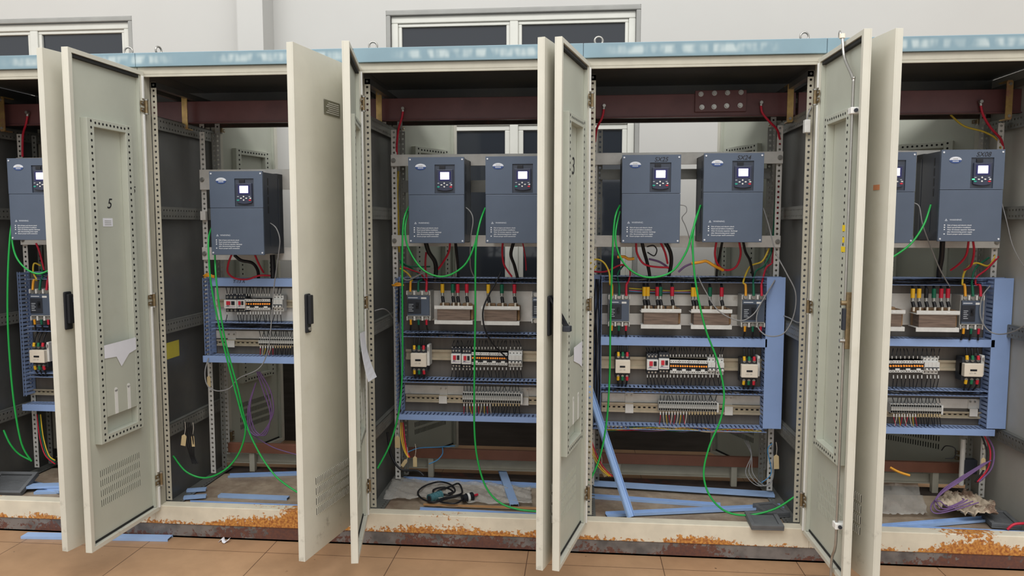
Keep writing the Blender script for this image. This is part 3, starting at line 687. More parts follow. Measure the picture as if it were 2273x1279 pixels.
# ------------------------------------------------------------------ equipment
CN = {'A': 'leftmost cabinet', 'B': 'single-drive cabinet', 'C': 'middle cabinet', 'D': 'leaning-strip cabinet', 'E': 'rightmost cabinet'}
YD, YB = 0.18, 0.435
DW, DH = 0.262, 0.398
def make_drive():
    t = empty('inverter_drive', (0, 0, 0))
    D = YB-YD
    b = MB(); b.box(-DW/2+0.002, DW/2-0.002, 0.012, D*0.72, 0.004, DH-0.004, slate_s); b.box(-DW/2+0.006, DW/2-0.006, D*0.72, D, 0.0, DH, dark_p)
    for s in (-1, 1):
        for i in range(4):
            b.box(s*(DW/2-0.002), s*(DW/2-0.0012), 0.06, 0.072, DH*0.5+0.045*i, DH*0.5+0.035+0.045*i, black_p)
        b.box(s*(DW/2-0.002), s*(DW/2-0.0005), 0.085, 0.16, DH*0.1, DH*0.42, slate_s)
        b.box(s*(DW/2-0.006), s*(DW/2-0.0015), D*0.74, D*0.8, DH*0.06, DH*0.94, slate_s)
    b.build('body', t, bevel=0.003)
    zs = DH*(1-0.435)
    kx0, kx1, kz0, kz1 = -DW/2+DW*0.474, -DW/2+DW*0.834, DH*(1-0.419), DH*(1-0.087)
    u = MB()
    for a in ((-DW/2, kx0, zs+0.001, DH), (kx1, DW/2, zs+0.001, DH), (kx0, kx1, zs+0.001, kz0), (kx0, kx1, kz1, DH)): u.box(a[0], a[1], 0, 0.013, a[2], a[3], slate)
    u.build('upper_cover', t)
    l = MB(); l.box(-DW/2, DW/2, 0, 0.013, 0, zs-0.001, slate); lc = l.build('lower_cover', t, bevel=0.002)
    R = lambda f: -DW/2+DW*f
    Zr = lambda f: DH*(1-f)
    kb = MB(); kb.box(kx0, kx1, 0.005, 0.014, kz0, kz1, slate_s); kb.box(R(.56), R(.66), -0.001, 0.006, Zr(.14), Zr(.10), black_p)
    k = kb.build('keypad', t, bevel=0.001)
    f = MB(); n = 8
    poly = [(R(.515), Zr(.142)), (R(.515), Zr(.375))]+[(R(.515+.285*i/n), Zr(.375+.016*sin(pi*i/n))) for i in range(1, n)]+[(R(.8), Zr(.375)), (R(.8), Zr(.142))]
    f.prism(poly, -0.004, 0.006, key_m); f.build('keypad_face', k, bevel=0.002)
    s = MB(); s.box(R(.55), R(.765), -0.0048, -0.004, Zr(.275), Zr(.165), ind_m); s.build('screen_bezel', k)
    s = MB(); s.box(R(.578), R(.735), -0.0056, -0.0048, Zr(.258), Zr(.176), scr_m); s.build('screen', k)
    for dx, dz, w, h, M, nm in ((0, .302, .022, .0095, white_p, 'arrow_key'), (-.05, .322, .028, .0075, white_p, 'arrow_key'), (.05, .322, .028, .0075, white_p, 'arrow_key'), (0, .343, .022, .0095, white_p, 'arrow_key'),
                                (.127, .322, .03, .0075, white_p, 'shift_key'), (-.105, .345, .04, .009, teal_p, 'run_key'), (.118, .345, .04, .009, red_p, 'stop_key'), (-.105, .302, .03, .004, grey_t, 'label_key'), (.11, .302, .03, .004, grey_t, 'label_key')):
        q = MB(); x = R(.648+dx); z = Zr(dz); q.prism([(x+w*DW*0.62*cos(2*pi*i/12), z+h*DH*1.45*0.62*sin(2*pi*i/12)) for i in range(12)], -0.006, -0.004, M); q.build(nm, k)
    bx, bz = R(.223), Zr(.112)
    bd = MB(); m_ = 20
    bd.prism([(bx+0.0255*cos(pi*i/m_), bz+0.0145*sin(pi*i/m_)) for i in range(m_+1)], -0.0015, 0.0, silver)
    bd.prism([(bx-0.0255*cos(pi*i/m_), bz-0.0145*sin(pi*i/m_)) for i in range(m_+1)], -0.0015, 0.0, dblue)
    for i in range(4): bd.box(bx-0.012+0.0065*i, bx-0.0075+0.0065*i, -0.0019, -0.0015, bz-0.0075, bz-0.003, grey_t)
    for i in range(3): bd.box(bx-0.009+0.0065*i, bx-0.0045+0.0065*i, -0.0019, -0.0015, bz+0.003, bz+0.0075, grey_p)
    bd.build('badge', t)
    for sx in (-1, 1):
        for z in (0.011, DH-0.011):
            q = MB(); q.cyl((sx*(DW/2-0.009), -0.002, z), (sx*(DW/2-0.009), 0.0, z), 0.004, silver, n=10); q.build('screw', t)
    w = MB(); x, z = R(.1), Zr(.765)
    w.prism([(x, z-.004), (x+.011, z-.004), (x+.0055, z+.006)], -0.0006, 0, grey_t); w.prism([(x+.003, z-.0025), (x+.008, z-.0025), (x+.0055, z+.0025)], -0.0008, -0.0006, slate)
    for i in (0, 1, 2, 4): w.prism([(R(.09), Zr(.82+.0245*i)-.0022), (R(.09)+.0048, Zr(.82+.0245*i)-.0022), (R(.09)+.0048, Zr(.82+.0245*i)+.0022), (R(.09), Zr(.82+.0245*i)+.0022)], -0.0006, 0, white_t)
    w.build('warning_marks', lc)
    rr = (pi/2, 0, 0)
    text('warning_text', 'WARNING', 0.0105, grey_t, (R(.175), -0.0004, Zr(.772)), rr, lc)
    for i, s_ in enumerate(('Risk of injury and electric shock', 'Read manual before installation', 'Wait 10 minutes capacitor discharge', 'after disconnecting power supply', 'Ensure proper earth connection')):
        text('warning_text', s_, 0.0078, white_t, (R(.145), -0.0004, Zr(.828+.0245*i)), rr, lc)
    return t
PROTO = make_drive()
def copy_tree(o, parent=None):
    c = o.copy(); COL.objects.link(c)
    if parent: c.parent = parent
    for ch in list(o.children): copy_tree(ch, c)
    return c
DR = {}
def drive(key, px, pys, label, first=False, right=False):
    t = PROTO if first else copy_tree(PROTO)
    p = at(px, pys[1], YD)
    t.location = (p.x+DW/2*(-1 if right else 1), YD, p.z)
    tag(t, label, 'drive', 'slate blue inverter drives')
    DR[key] = t; return t
drive('A', 25, (350, 533), 'slate blue drive in the leftmost cabinet, cut by the open door', True)
drive('B', 470, (383, 566), 'slate blue drive alone in its cabinet, hung lower than the others')
drive('C1', 908, (347, 540), 'slate blue drive, left of two in the middle cabinet')
drive('C2', 1078, (347, 540), 'slate blue drive beside the open door, right of two in the middle cabinet')
drive('D1', 1379, (345, 540), 'slate blue drive marked SX25')
drive('D2', 1559, (343, 538), 'slate blue drive marked SX24')
drive('E1', 2026, (338, 540), 'slate blue drive mostly hidden by door edge, right side of photo', right=True)
drive('E2', 2081, (332, 536), 'slate blue drive marked SX08')
for k, s in (('D1', 'SX25'), ('D2', 'SX24'), ('E2', 'SX08')):
    text('marker_code', s, 0.028, ink, (0.012, -0.0006, DH*0.925), (pi/2, 0, 0), DR[k], shear=0.25)
# the lamp beside the run key is lit on the right-hand drive
q = MB(); x, z = -DW/2+DW*(.648-.135), DH*(1-.322); q.box(x-.005, x+.005, -0.0062, -0.004, z-.0025, z+.0025, mat('lit_green_lamp', (80, 240, 150), 0.3, var=0, emit=((80, 240, 150), 1.5))); q.build('run_lamp', DR['E2'])

# ---------------------------------------------------------------- wiring ducts
YF, YK = 0.372, 0.445
def duct(px0, py0, px1, py1, vert, cover, label, wires=None, z=None):
    a, c = at(px0, py0, YF), at(px1, py1, YF)
    x0, x1, z0, z1 = min(a.x, c.x), max(a.x, c.x), min(a.z, c.z), max(a.z, c.z)
    o = Vector(((x0+x1)/2, YK, z0))
    t = thing('wiring_duct', o, label, 'wiring duct', 'slotted blue wiring ducts')
    b = MB(); th = 0.0018
    if not vert:
        b.box(x0, x1, YK-0.002, YK, z0, z1, duct_m)
        n = int((x1-x0)/0.02); p = (x1-x0)/n
        for zz in (z0, z1-th):
            b.box(x0, x1, YF, YF+0.006, zz, zz+th, duct_m); b.box(x0, x1, YK-0.012, YK-0.002, zz, zz+th, duct_m)
            for i in range(n): b.box(x0+p*(i+0.2), x0+p*(i+0.8), YF+0.006, YK-0.012, zz, zz+th, duct_m)
    else:
        b.box(x0, x1, YK-0.002, YK, z0, z1, duct_m)
        n = int((z1-z0)/0.02); p = (z1-z0)/n
        for xx in (x0, x1-th):
            b.box(xx, xx+th, YF, YF+0.006, z0, z1, duct_m); b.box(xx, xx+th, YK-0.012, YK-0.002, z0, z1, duct_m)
            for i in range(n): b.box(xx, xx+th, YF+0.006, YK-0.012, z0+p*(i+0.2), z0+p*(i+0.8), duct_m)
    b.build('channel', t, origin=o)
    if cover:
        q = MB(); q.box(x0-0.001, x1+0.001, YF-0.0025, YF-0.0002, z0-0.001, z1+0.001, cover_m); q.build('duct_cover', t, origin=o, bevel=0.0008)
    if wires:
        w = MB(); rnd = random.Random(int(px0*7+py0))
        for i in range(wires):
            M = rnd.choice([black_c]*6+[dark_p, grey_c])
            r = 0.0022
            if not vert:
                zz = z0+0.006+rnd.random()*(z1-z0-0.014); L0 = x0+rnd.random()*0.2*(x1-x0); L1 = x1-rnd.random()*0.2*(x1-x0)
                w.tube([(L0+(L1-L0)*j/7, YK-0.008-rnd.random()*0.045, min(max(zz+rnd.uniform(-.008, .008), z0+.005), z1-.006)) for j in range(8)], r, M, n=5, sub=3)
            else:
                xx = x0+0.006+rnd.random()*(x1-x0-0.012)
                w.tube([(min(max(xx+rnd.uniform(-.005, .005), x0+.005), x1-.005), YK-0.008-rnd.random()*0.04, z0+0.02+(z1-z0-0.04)*j/7) for j in range(8)], r, M, n=5, sub=3)
        tag(one('wire_bundle', w, 'dark wires inside the ' + label.replace('blue ', '').replace(' full of wires', ''), 'wires', kind='stuff'))
    return t
# leftmost cabinet
duct(37, 604, 58, 880, True, False, 'upright blue duct, left edge, leftmost cabinet')
duct(58, 604, 285, 622, False, False, 'topmost blue duct in the leftmost cabinet', 6)
duct(58, 725, 285, 739, False, False, 'second blue duct from the top, leftmost cabinet', 8)
duct(58, 828, 285, 842, False, False, 'third blue duct from the top, leftmost cabinet', 6)
duct(50, 898, 285, 917, False, True, 'lowest covered blue duct in the leftmost cabinet')
# single-drive cabinet
duct(449, 617, 466, 788, True, False, 'upright blue duct left of the starters, single-drive cabinet')
t = duct(467, 618, 800, 637.5, False, True, 'top covered blue duct with handwriting, single-drive cabinet')
text('marker_code', 'T-13 A', 0.022, ink, (at(517, 630, YF).x-t.location.x, YF-YK-0.0028, 0.016), (pi/2, 0, 0), t, shear=0.3)
duct(468, 716, 800, 734.5, False, False, 'middle open blue duct, single-drive cabinet', 14)
duct(451, 790, 800, 810, False, True, 'lowest covered blue duct in the single-drive cabinet')
# middle cabinet
duct(877, 617, 892, 917, True, False, 'upright blue duct full of wires, middle cabinet', 10)
duct(893, 616, 1245, 630, False, False, 'topmost open blue duct in the middle cabinet', 10)
duct(893, 738, 1245, 753, False, False, 'second blue duct from the top, middle cabinet', 16)
duct(893, 841.5, 1245, 856, False, False, 'third blue duct from the top, middle cabinet', 16)
duct(883, 920, 1245, 940, False, True, 'lowest covered blue duct in the middle cabinet')
# leaning-strip cabinet
duct(1314, 612, 1333, 962, True, False, 'left upright blue duct full of wires, leaning-strip cabinet', 12)
duct(1334, 613, 1702, 629, False, False, 'topmost open blue duct in the leaning-strip cabinet', 14)
duct(1334, 748, 1702, 771, False, True, 'covered blue duct across the leaning-strip cabinet')
duct(1334, 859, 1702, 878, False, False, 'third blue duct from the top, leaning-strip cabinet', 16)
duct(1316, 943, 1702, 961, False, False, 'lowest open blue duct, coloured wires inside, leaning-strip cabinet')
duct(1703, 616, 1733, 952, True, True, 'wide upright covered duct on the right, leaning-strip cabinet')
# rightmost cabinet
duct(1900, 616, 2207, 635, False, False, 'topmost open blue duct in the rightmost cabinet', 10)
duct(1900, 751, 2207, 771, False, True, 'covered blue duct across the rightmost cabinet')
duct(1900, 864, 2207, 882, False, False, 'third blue duct from the top, rightmost cabinet', 12)
duct(1900, 947, 2207, 968, False, True, 'lowest covered blue duct in the rightmost cabinet')
duct(2208, 618, 2231, 952, True, True, 'upright covered blue duct at the right, rightmost cabinet')
# coloured wires in the lowest duct
for i, (M, nm_) in enumerate(((yellow_c, 'yellow'), (red_c, 'red'), (dgreen_c, 'green'), (orange_c, 'orange'), (cream_p, 'cream'), (purple_c, 'purple'))):
    b = MB(); rnd = random.Random(i)
    b.tube([at(1330+(1690-1330)*(j/9)*(0.95 if i % 2 else 1), 949+rnd.uniform(-4, 7)+j*0.7, 0.385+0.007*i) for j in range(10)], 0.0026, M, n=6, sub=4)
    one('wire', b, '%s wire along the lowest duct, leaning-strip cabinet' % nm_, 'wire', 'coloured wires in the lowest duct')

# ---------------------------------------------------------------- plates and rails behind the apparatus
def plate(px0, py0, px1, py1, label, M=galv_l, y=0.447, name='mounting_plate', cat='plate'):
    x0, x1, z0, z1 = rect(px0, py0, px1, py1, y)
    b = MB(); b.box(x0, x1, y, y+0.0045, z0, z1, M); return one(name, b, label, cat, bevel=0.001)
plate(906, 646, 1245, 713, 'pale zinc plate behind the two reactors, middle cabinet')
plate(1336, 654, 1700, 679, 'upper pale zinc plate behind the breakers, leaning-strip cabinet')
plate(1336, 697.5, 1700, 722.5, 'lower pale zinc plate behind the breakers, leaning-strip cabinet')
plate(1900, 652, 2196, 722, 'pale zinc plate behind the reactors, rightmost cabinet')
plate(472, 640, 800, 713, 'pale zinc plate behind the starters, single-drive cabinet')
plate(472, 736, 800, 753, 'pale zinc strip above the terminals, single-drive cabinet')
plate(899, 858, 1245, 878, 'pale zinc strip above the terminals, middle cabinet')
plate(1336, 876, 1697, 896, 'pale zinc strip above the terminals, leaning-strip cabinet')
plate(1900, 884, 2180, 905, 'pale zinc strip above the terminals, rightmost cabinet')
def din(px0, py0, px1, py1, label, y=0.43, slots=True):
    x0, x1, z0, z1 = rect(px0, py0, px1, py1, y); h = z1-z0
    o = Vector(((x0+x1)/2, y, z0))
    b = MB(); b.box(x0, x1, y, y+0.002, z0, z0+h*0.22, rail_m); b.box(x0, x1, y, y+0.002, z1-h*0.22, z1, rail_m)
    b.box(x0, x1, y+0.002, y+0.012, z0+h*0.2, z0+h*0.24, rail_m); b.box(x0, x1, y+0.002, y+0.012, z1-h*0.24, z1-h*0.2, rail_m)
    b.box(x0, x1, y+0.01, y+0.0125, z0+h*0.2, z1-h*0.2, rail_m)
    t = tag(b.build('din_rail', origin=o), label, 'mounting rail', 'steel mounting rails')
    if slots:
        q = MB(); n = int((x1-x0)/0.025)
        for i in range(n): q.box(x0+0.025*(i+.25)-o.x, x0+0.025*(i+.75)-o.x, 0.0094, 0.01, h*0.42, h*0.58, hole_m)
        q.build('slots', t)
    return t
din(480, 666, 800, 683, 'steel rail carrying the starters, single-drive cabinet', slots=False)
din(481, 756, 800, 770, 'steel rail with terminals, single-drive cabinet')
din(901, 778, 1245, 801, 'steel rail carrying the contactor, middle cabinet', slots=False)
din(901, 879, 1245, 896, 'steel rail with terminals, middle cabinet')
din(1335, 794, 1697, 821, 'steel rail carrying two contactors, leaning-strip cabinet', slots=False)
din(1335, 897, 1697, 918, 'steel rail with terminals, leaning-strip cabinet')
din(1900, 799, 2196, 822, 'steel rail carrying the contactor, rightmost cabinet', slots=False)
din(1900, 912, 2180, 927, 'steel rail with terminals, rightmost cabinet')
din(60, 866, 285, 879, 'steel rail near the bottom, leftmost cabinet')
for i, (px, py0, py1, lab) in enumerate(((511, 738, 771, 'zinc bracket under the starters, single-drive cabinet'), (983, 859, 896, 'left zinc bracket on the terminal rail, middle cabinet'), (1164, 862, 900, 'right zinc bracket on the terminal rail, middle cabinet'),
                         (1397, 874, 917, 'left zinc bracket on the terminal rail, leaning-strip cabinet'), (1618, 880, 922, 'right zinc bracket on the terminal rail, leaning-strip cabinet'), (2162, 888, 925, 'zinc bracket on the terminal rail, rightmost cabinet'))):
    x0, x1, z0, z1 = rect(px-9, py0, px+9, py1, 0.425); b = MB(); zm = z0+(z1-z0)*.45
    b.box(x0, x1, 0.425, 0.428, z0, zm, galv_l); b.box(x0, x1, 0.428, 0.446, zm-0.003, zm, galv_l); b.box(x0, x1, 0.443, 0.446, zm, z1, galv_l)
    for x in (x0+0.008, x1-0.008): b.cyl((x, 0.437, z1-0.012), (x, 0.443, z1-0.012), 0.0045, steel, n=6)
    one('rail_bracket', b, lab, 'bracket', 'zinc rail brackets')

# ---------------------------------------------------------------- apparatus
def lead(pts, r, M, M2, label, cat='wire', group=None, n2=0.35, name='wire', rs=1.5):
    """a lead whose last stretch carries a coloured sleeve"""
    P = spline([Vector(p) for p in pts], 6); k = max(2, int(len(P)*(1-n2)))
    b = MB(); b.tube(P[:k+1], r, M, n=6, sub=1)
    b.tube(P[k:], r*rs, M2, n=7, sub=1)
    return one(name, b, label, cat, group)
def mccb(px0, py0, px1, py1, label, where, tops, bots, col3=('yellow', 'green', 'red')):
    x0, x1, z0, z1 = rect(px0, py0, px1, py1, 0.35); w, h = x1-x0, z1-z0
    t = thing('circuit_breaker', ((x0+x1)/2, 0.35, z0), label, 'circuit breaker', 'moulded case circuit breakers')
    b = MB(); b.box(-w/2, w/2, 0.012, 0.096, 0.0, h, grey_p)
    for s in (0, 1):
        for i in range(4):
            x = -w/2+w*i/3; z = h*0.86 if s else 0
            b.box(max(-w/2, x-w*0.04), min(w/2, x+w*0.04), -0.002, 0.012, z, z+h*0.14, lgrey_p)
    b.build('case', t, bevel=0.002)
    for i in range(3):
        for z in (h*0.93, h*0.07):
            q = MB(); q.cyl((-w/2+w*(i+.5)/3, 0.004, z), (-w/2+w*(i+.5)/3, 0.0125, z), w*0.09, steel, n=10); q.build('terminal_screw', t)
    q = MB(); q.box(-w*0.46, w*0.46, 0.0, 0.014, h*0.17, h*0.84, slate); q.box(-w*0.46, w*0.12, -0.003, 0.0, h*0.24, h*0.72, dark_p); f = q.build('front_cover', t, bevel=0.002)
    q = MB(); q.box(-w*0.1, w*0.04, -0.0045, -0.003, h*0.4, h*0.62, black_p); q.box(-w*0.07, w*0.01, -0.013, -0.0045, h*0.5, h*0.57, black_p); q.build('toggle', f)
    q = MB()
    for i in range(5): q.box(-w*0.4, -w*(0.2+0.05*(i % 2)), -0.0036, -0.003, h*(0.32+0.055*i), h*(0.335+0.055*i), grey_t)
    q.box(-w*0.42, -w*0.02, -0.0008, 0.0, h*0.755, h*0.785, grey_t); q.box(w*0.12, w*0.34, -0.0008, 0, h*0.73, h*0.79, white_p)
    q.build('label_print', f)
    q = MB(); q.box(-w*0.46, w*0.46, -0.001, 0.012, h*0.145, h*0.17, grey_p); q.box(-w*0.4, w*0.4, 0.002, 0.012, h*0.15, h*0.26, grey_p); q.build('trip_unit', t)
    C3 = {'yellow': (yellow_c, orange_c), 'green': (dgreen_c, dgreen_c), 'red': (red_c, red_c)}
    for i, c in enumerate(col3):
        x = (x0+x1)/2-w/2+w*(i+.5)/3
        if tops is not None:
            e = Vector((x, 0.352, z0+h*0.97)); q = tops[i]
            lead([at(*q[k]) for k in range(len(q))]+[e+Vector((0, 0.012, 0.05)), e], 0.0045, C3[c][0], C3[c][1], '%s power lead on top of %s' % (c, where), 'cable', 'power leads', 0.25, 'power_lead', 1.35)
        if bots:
            s = Vector((x, 0.352, z0+h*0.03))
            lead([s+Vector((0.004*(i-1), 0.012, -0.055)), s+Vector((0, 0.004, -0.03)), s], 0.0045, black_c, C3[c][1], '%s sleeved lead under %s' % (c, where), 'cable', 'power leads', 0.4, 'power_lead', 1.3)
    return t
mccb(902, 646, 955, 712, 'grey circuit breaker, left side of the middle cabinet', 'the breaker in the middle cabinet',
     [[(888, 596, .42), (905, 607, .40), (915, 622, .385)], [(888, 583, .44), (920, 600, .42), (936, 620, .39)], [(889, 592, .43), (930, 606, .41), (944, 622, .385)]], True)
mccb(1180, 650, 1234, 718, 'grey circuit breaker half hidden by the middle cabinet door', 'the half-hidden breaker, middle cabinet', None, False)
mccb(1350, 655, 1398, 725, 'grey circuit breaker, left side of the leaning-strip cabinet', 'the left breaker, leaning-strip cabinet',
     [[(1324, 590, .41), (1311, 604, .40), (1309, 588, .39), (1322, 576, .385), (1340, 583, .375), (1352, 605, .365), (1354, 630, .355)], [(1385, 588, .43), (1372, 606, .41), (1372, 625, .38)], [(1318, 603, .43), (1345, 603, .42), (1380, 588, .41), (1398, 600, .40), (1396, 622, .38)]], True)
mccb(1646, 655, 1699, 727, 'grey circuit breaker, right side of the leaning-strip cabinet', 'the right breaker, leaning-strip cabinet',
     [[(1707, 552, .46), (1692, 580, .43), (1665, 592, .41), (1650, 625, .38)], [(1712, 560, .46), (1696, 590, .43), (1678, 602, .41), (1672, 625, .38)], [(1712, 586, .45), (1700, 596, .43), (1692, 625, .38)]], True)
mccb(2133, 656, 2184, 732, 'grey circuit breaker, right side of the rightmost cabinet', 'the breaker in the rightmost cabinet',
     [[(2212, 560, .46), (2195, 590, .44), (2165, 584, .42), (2142, 602, .40), (2136, 630, .37)], [(2195, 572, .46), (2165, 596, .42), (2157, 628, .38)], [(2216, 570, .46), (2190, 598, .42), (2168, 615, .40), (2166, 632, .38)]], True)
mccb(66, 642, 112, 712, 'grey circuit breaker in the leftmost cabinet', 'the breaker in the leftmost cabinet',
     [[(90, 590, .42), (76, 585, .4), (74, 605, .39), (82, 622, .38)], [(92, 585, .43), (94, 605, .4), (93, 622, .38)], [(110, 590, .43), (108, 610, .40), (106, 625, .38)]], True)
def reactor(px0, px1, py0, py1, label, where, leads, coil_right=True):
    x0, x1, z0, z1 = rect(px0, py0, px1, py1, 0.335); w, h = x1-x0, z1-z0
    t = thing('line_reactor', ((x0+x1)/2, 0.335, z0), label, 'reactor', 'laminated line reactors')
    q = MB(); q.box(-w*.43, w*.43, 0.006, 0.07, h*.2, h*.83, core_m); q.build('core', t, bevel=0.001)
    for a, c in ((0, .2), (.83, 1.0)):
        q = MB(); q.box(-w/2, w/2, 0, 0.003, h*a, h*c, lgrey_p); q.box(-w/2, w/2, 0.003, 0.085, h*(c if a == 0 else a)-0.003, h*(c if a == 0 else a)+0.0, lgrey_p); q.build('clamp_bar', t)
    for i in (-1, 0, 1):
        q = MB(); q.box(i*w*.3-w*.13, i*w*.3+w*.13, 0.07, 0.1, h*.1, h*1.06, coil_m); q.build('coil', t, bevel=0.006)
    q = MB(); q.box(w*.43, w*.5, 0.02, 0.09, h*.2, h*1.0, coil_m); q.build('coil', t, bevel=0.008)
    q = MB(); q.box(w*.2, w*.27, -0.0008, 0, h*.88, h*.96, white_p); q.build('sticker', t)
    C3 = {'yellow': yellow_p, 'green': dgreen_c, 'red': red_c, 'black': black_c}
    for li, (px, c) in enumerate(leads):
        same = [q_ for q_, c_ in leads if c_ == c]
        side = '' if len(same) < 2 else ('left ' if px == same[0] else 'right ')
        e = at(px, py0+1, 0.375); k = at(px-2, py0-38, 0.385); tp = at(px-3, py0-56, 0.40)
        b = MB(); b.tube([tp, k+Vector((0, 0, 0.02)), k], 0.006, black_c, n=6, sub=3)
        b.tube([k+Vector((0, 0, 0.024)), k-Vector((0, 0, 0.02))], 0.0098, C3[c], n=8, sub=1)
        b.tube([k-Vector((0, 0, 0.02)), k-Vector((0, 0.002, 0.036))], 0.0085, steel, n=8, sub=1)
        b.cyl(k-Vector((0, 0.008, 0.036)), k-Vector((0, -0.002, 0.036)), 0.0075, steel, n=6)
        b.tube([k-Vector((0, 0.001, 0.036)), e+Vector((0, 0, 0.02))], 0.0085, black_c, n=8, sub=1)
        b.tube([e+Vector((0, 0, 0.02)), e], 0.005, cream_p, n=8, sub=1)
        one('power_lead', b, '%s%s sleeved lug lead on %s' % (side, c, where), 'cable', 'reactor leads')
reactor(964, 1049, 679, 720, 'reactor with dark coil block, left of two in the middle cabinet', 'the left reactor, middle cabinet', ((984, 'yellow'), (1007, 'green'), (1018, 'red'), (1038, 'red')))
reactor(1068, 1153, 680, 722, 'reactor with dark coil block, right of two in the middle cabinet', 'the right reactor, middle cabinet', ((1086, 'yellow'), (1116, 'green'), (1144, 'red')))
reactor(1423, 1512, 686, 730, 'reactor, left of two in the leaning-strip cabinet', 'the left reactor, leaning-strip cabinet', ((1432, 'yellow'), (1440, 'yellow'), (1461, 'red'), (1468, 'green'), (1494, 'red')))
reactor(1534, 1625, 687, 731, 'reactor, right of two in the leaning-strip cabinet', 'the right reactor, leaning-strip cabinet', ((1540, 'yellow'), (1547, 'yellow'), (1578, 'green'), (1604, 'red')))
reactor(1914, 2009, 688, 735, 'reactor half hidden behind the door, rightmost cabinet', 'the half-hidden reactor, rightmost cabinet', ())
reactor(2034, 2130, 690, 737, 'reactor beside the breaker in the rightmost cabinet', 'the reactor, rightmost cabinet', ((2028, 'yellow'), (2042, 'yellow'), (2058, 'black'), (2075, 'green'), (2091, 'red'), (2106, 'red')))
def contactor(px0, py0, px1, py1, label, where, leads=True, aux=True):
    x0, x1, z0, z1 = rect(px0, py0, px1, py1, 0.345); w, h = x1-x0, z1-z0
    t = thing('contactor', ((x0+x1)/2, 0.345, z0), label, 'contactor', 'cream contactors')
    q = MB(); q.box(-w*.5, w*.5, 0.025, 0.085, -h*.4, h*1.42, dark_p); q.build('base', t, bevel=0.002)
    q = MB(); q.box(-w/2, w/2, 0, 0.05, 0, h, cream_p); c = q.build('cover', t, bevel=0.003)
    q = MB(); q.box(-w*.2, w*.16, -0.0012, 0, h*.44, h*.58, black_p); q.build('indicator_window', c)
    text('rating_mark', 'LC1 50', 0.010, grey_p, (-w*.24, -0.0004, h*.22), (pi/2, 0, 0), c)
    for s in (0, 1):
        for i in range(3):
            q = MB(); q.cyl((-w*.3+w*.3*i, 0.014, h*1.22 if s else -h*.25), (-w*.3+w*.3*i, 0.025, h*1.22 if s else -h*.25), w*.09, steel, n=8); q.build('terminal_screw', t)
    if aux:
        q = MB(); q.box(w*.5, w*.66, 0.02, 0.085, h*.05, h*1.6, lgrey_p); q.box(w*.53, w*.63, 0.012, 0.02, h*1.2, h*1.45, grey_p); q.build('auxiliary_block', t, bevel=0.002)
    X = (x0+x1)/2
    if leads:
        for i, (c_, M) in enumerate((('yellow', yellow_p), ('green', green_p), ('red', red_p))):
            x = X-w*.3+w*.3*i
            e = Vector((x, 0.36, z0+h*1.26)); lead([e+Vector((0.004, 0.04, 0.085)), e+Vector((0, 0.012, 0.045)), e], 0.0042, black_c, M, '%s sleeved lead above %s' % (c_, where), 'cable', 'contactor leads', 0.3, 'power_lead', 1.7)
            e = Vector((x, 0.36, z0-h*.28)); lead([e+Vector((0.006*(1-i), 0.03, -0.06)), e+Vector((0, 0.008, -0.03)), e], 0.0042, black_c, M, '%s sleeved lead below %s' % (c_, where), 'cable', 'contactor leads', 0.32, 'power_lead', 1.7)
contactor(911, 785, 946, 815, 'cream contactor in the middle cabinet', 'the contactor, middle cabinet')
contactor(1366, 800, 1399, 829, 'cream contactor, left side of the leaning-strip cabinet', 'the left contactor, leaning-strip cabinet', aux=False)
contactor(1646, 810, 1683, 839, 'cream contactor, right side of the leaning-strip cabinet', 'the right contactor, leaning-strip cabinet')
contactor(2141, 808, 2183, 837, 'cream contactor in the rightmost cabinet', 'the contactor, rightmost cabinet')
contactor(65, 778, 98, 806, 'cream contactor in the leftmost cabinet', 'the contactor, leftmost cabinet')
def starter(px0, py0, px1, py1, label):
    x0, x1, z0, z1 = rect(px0, py0, px1, py1, 0.36); w, h = x1-x0, z1-z0
    t = thing('motor_starter', ((x0+x1)/2, 0.36, z0), label, 'motor starter', 'white motor starters')
    q = MB(); q.box(-w*.49, w*.49, 0.02, 0.07, -h*.45, h*1.55, dark_p)
    for s in (0, 1):
        for i in range(3): q.cyl((-w*.3+w*.3*i, 0.012, h*1.28 if s else -h*.25), (-w*.3+w*.3*i, 0.02, h*1.28 if s else -h*.25), w*.09, steel, n=8)
    q.build('base', t)
    q = MB(); q.box(-w/2, w/2, 0, 0.03, 0, h, white_p); c = q.build('front', t, bevel=0.002)
    q = MB(); q.box(-w*.28, w*.02, -0.006, 0, h*.42, h*.86, red_p); q.build('stop_button', c, bevel=0.001)
    q = MB(); q.box(w*.1, w*.36, -0.004, 0, h*.42, h*.86, black_p); q.build('start_button', c, bevel=0.001)
    q = MB(); q.box(-w*.4, w*.4, -0.0005, 0, h*.18, h*.22, purple_c); q.box(-w*.3, -w*.1, -0.0005, 0, h*.26, h*.32, ind_m); q.build('label_print', c)
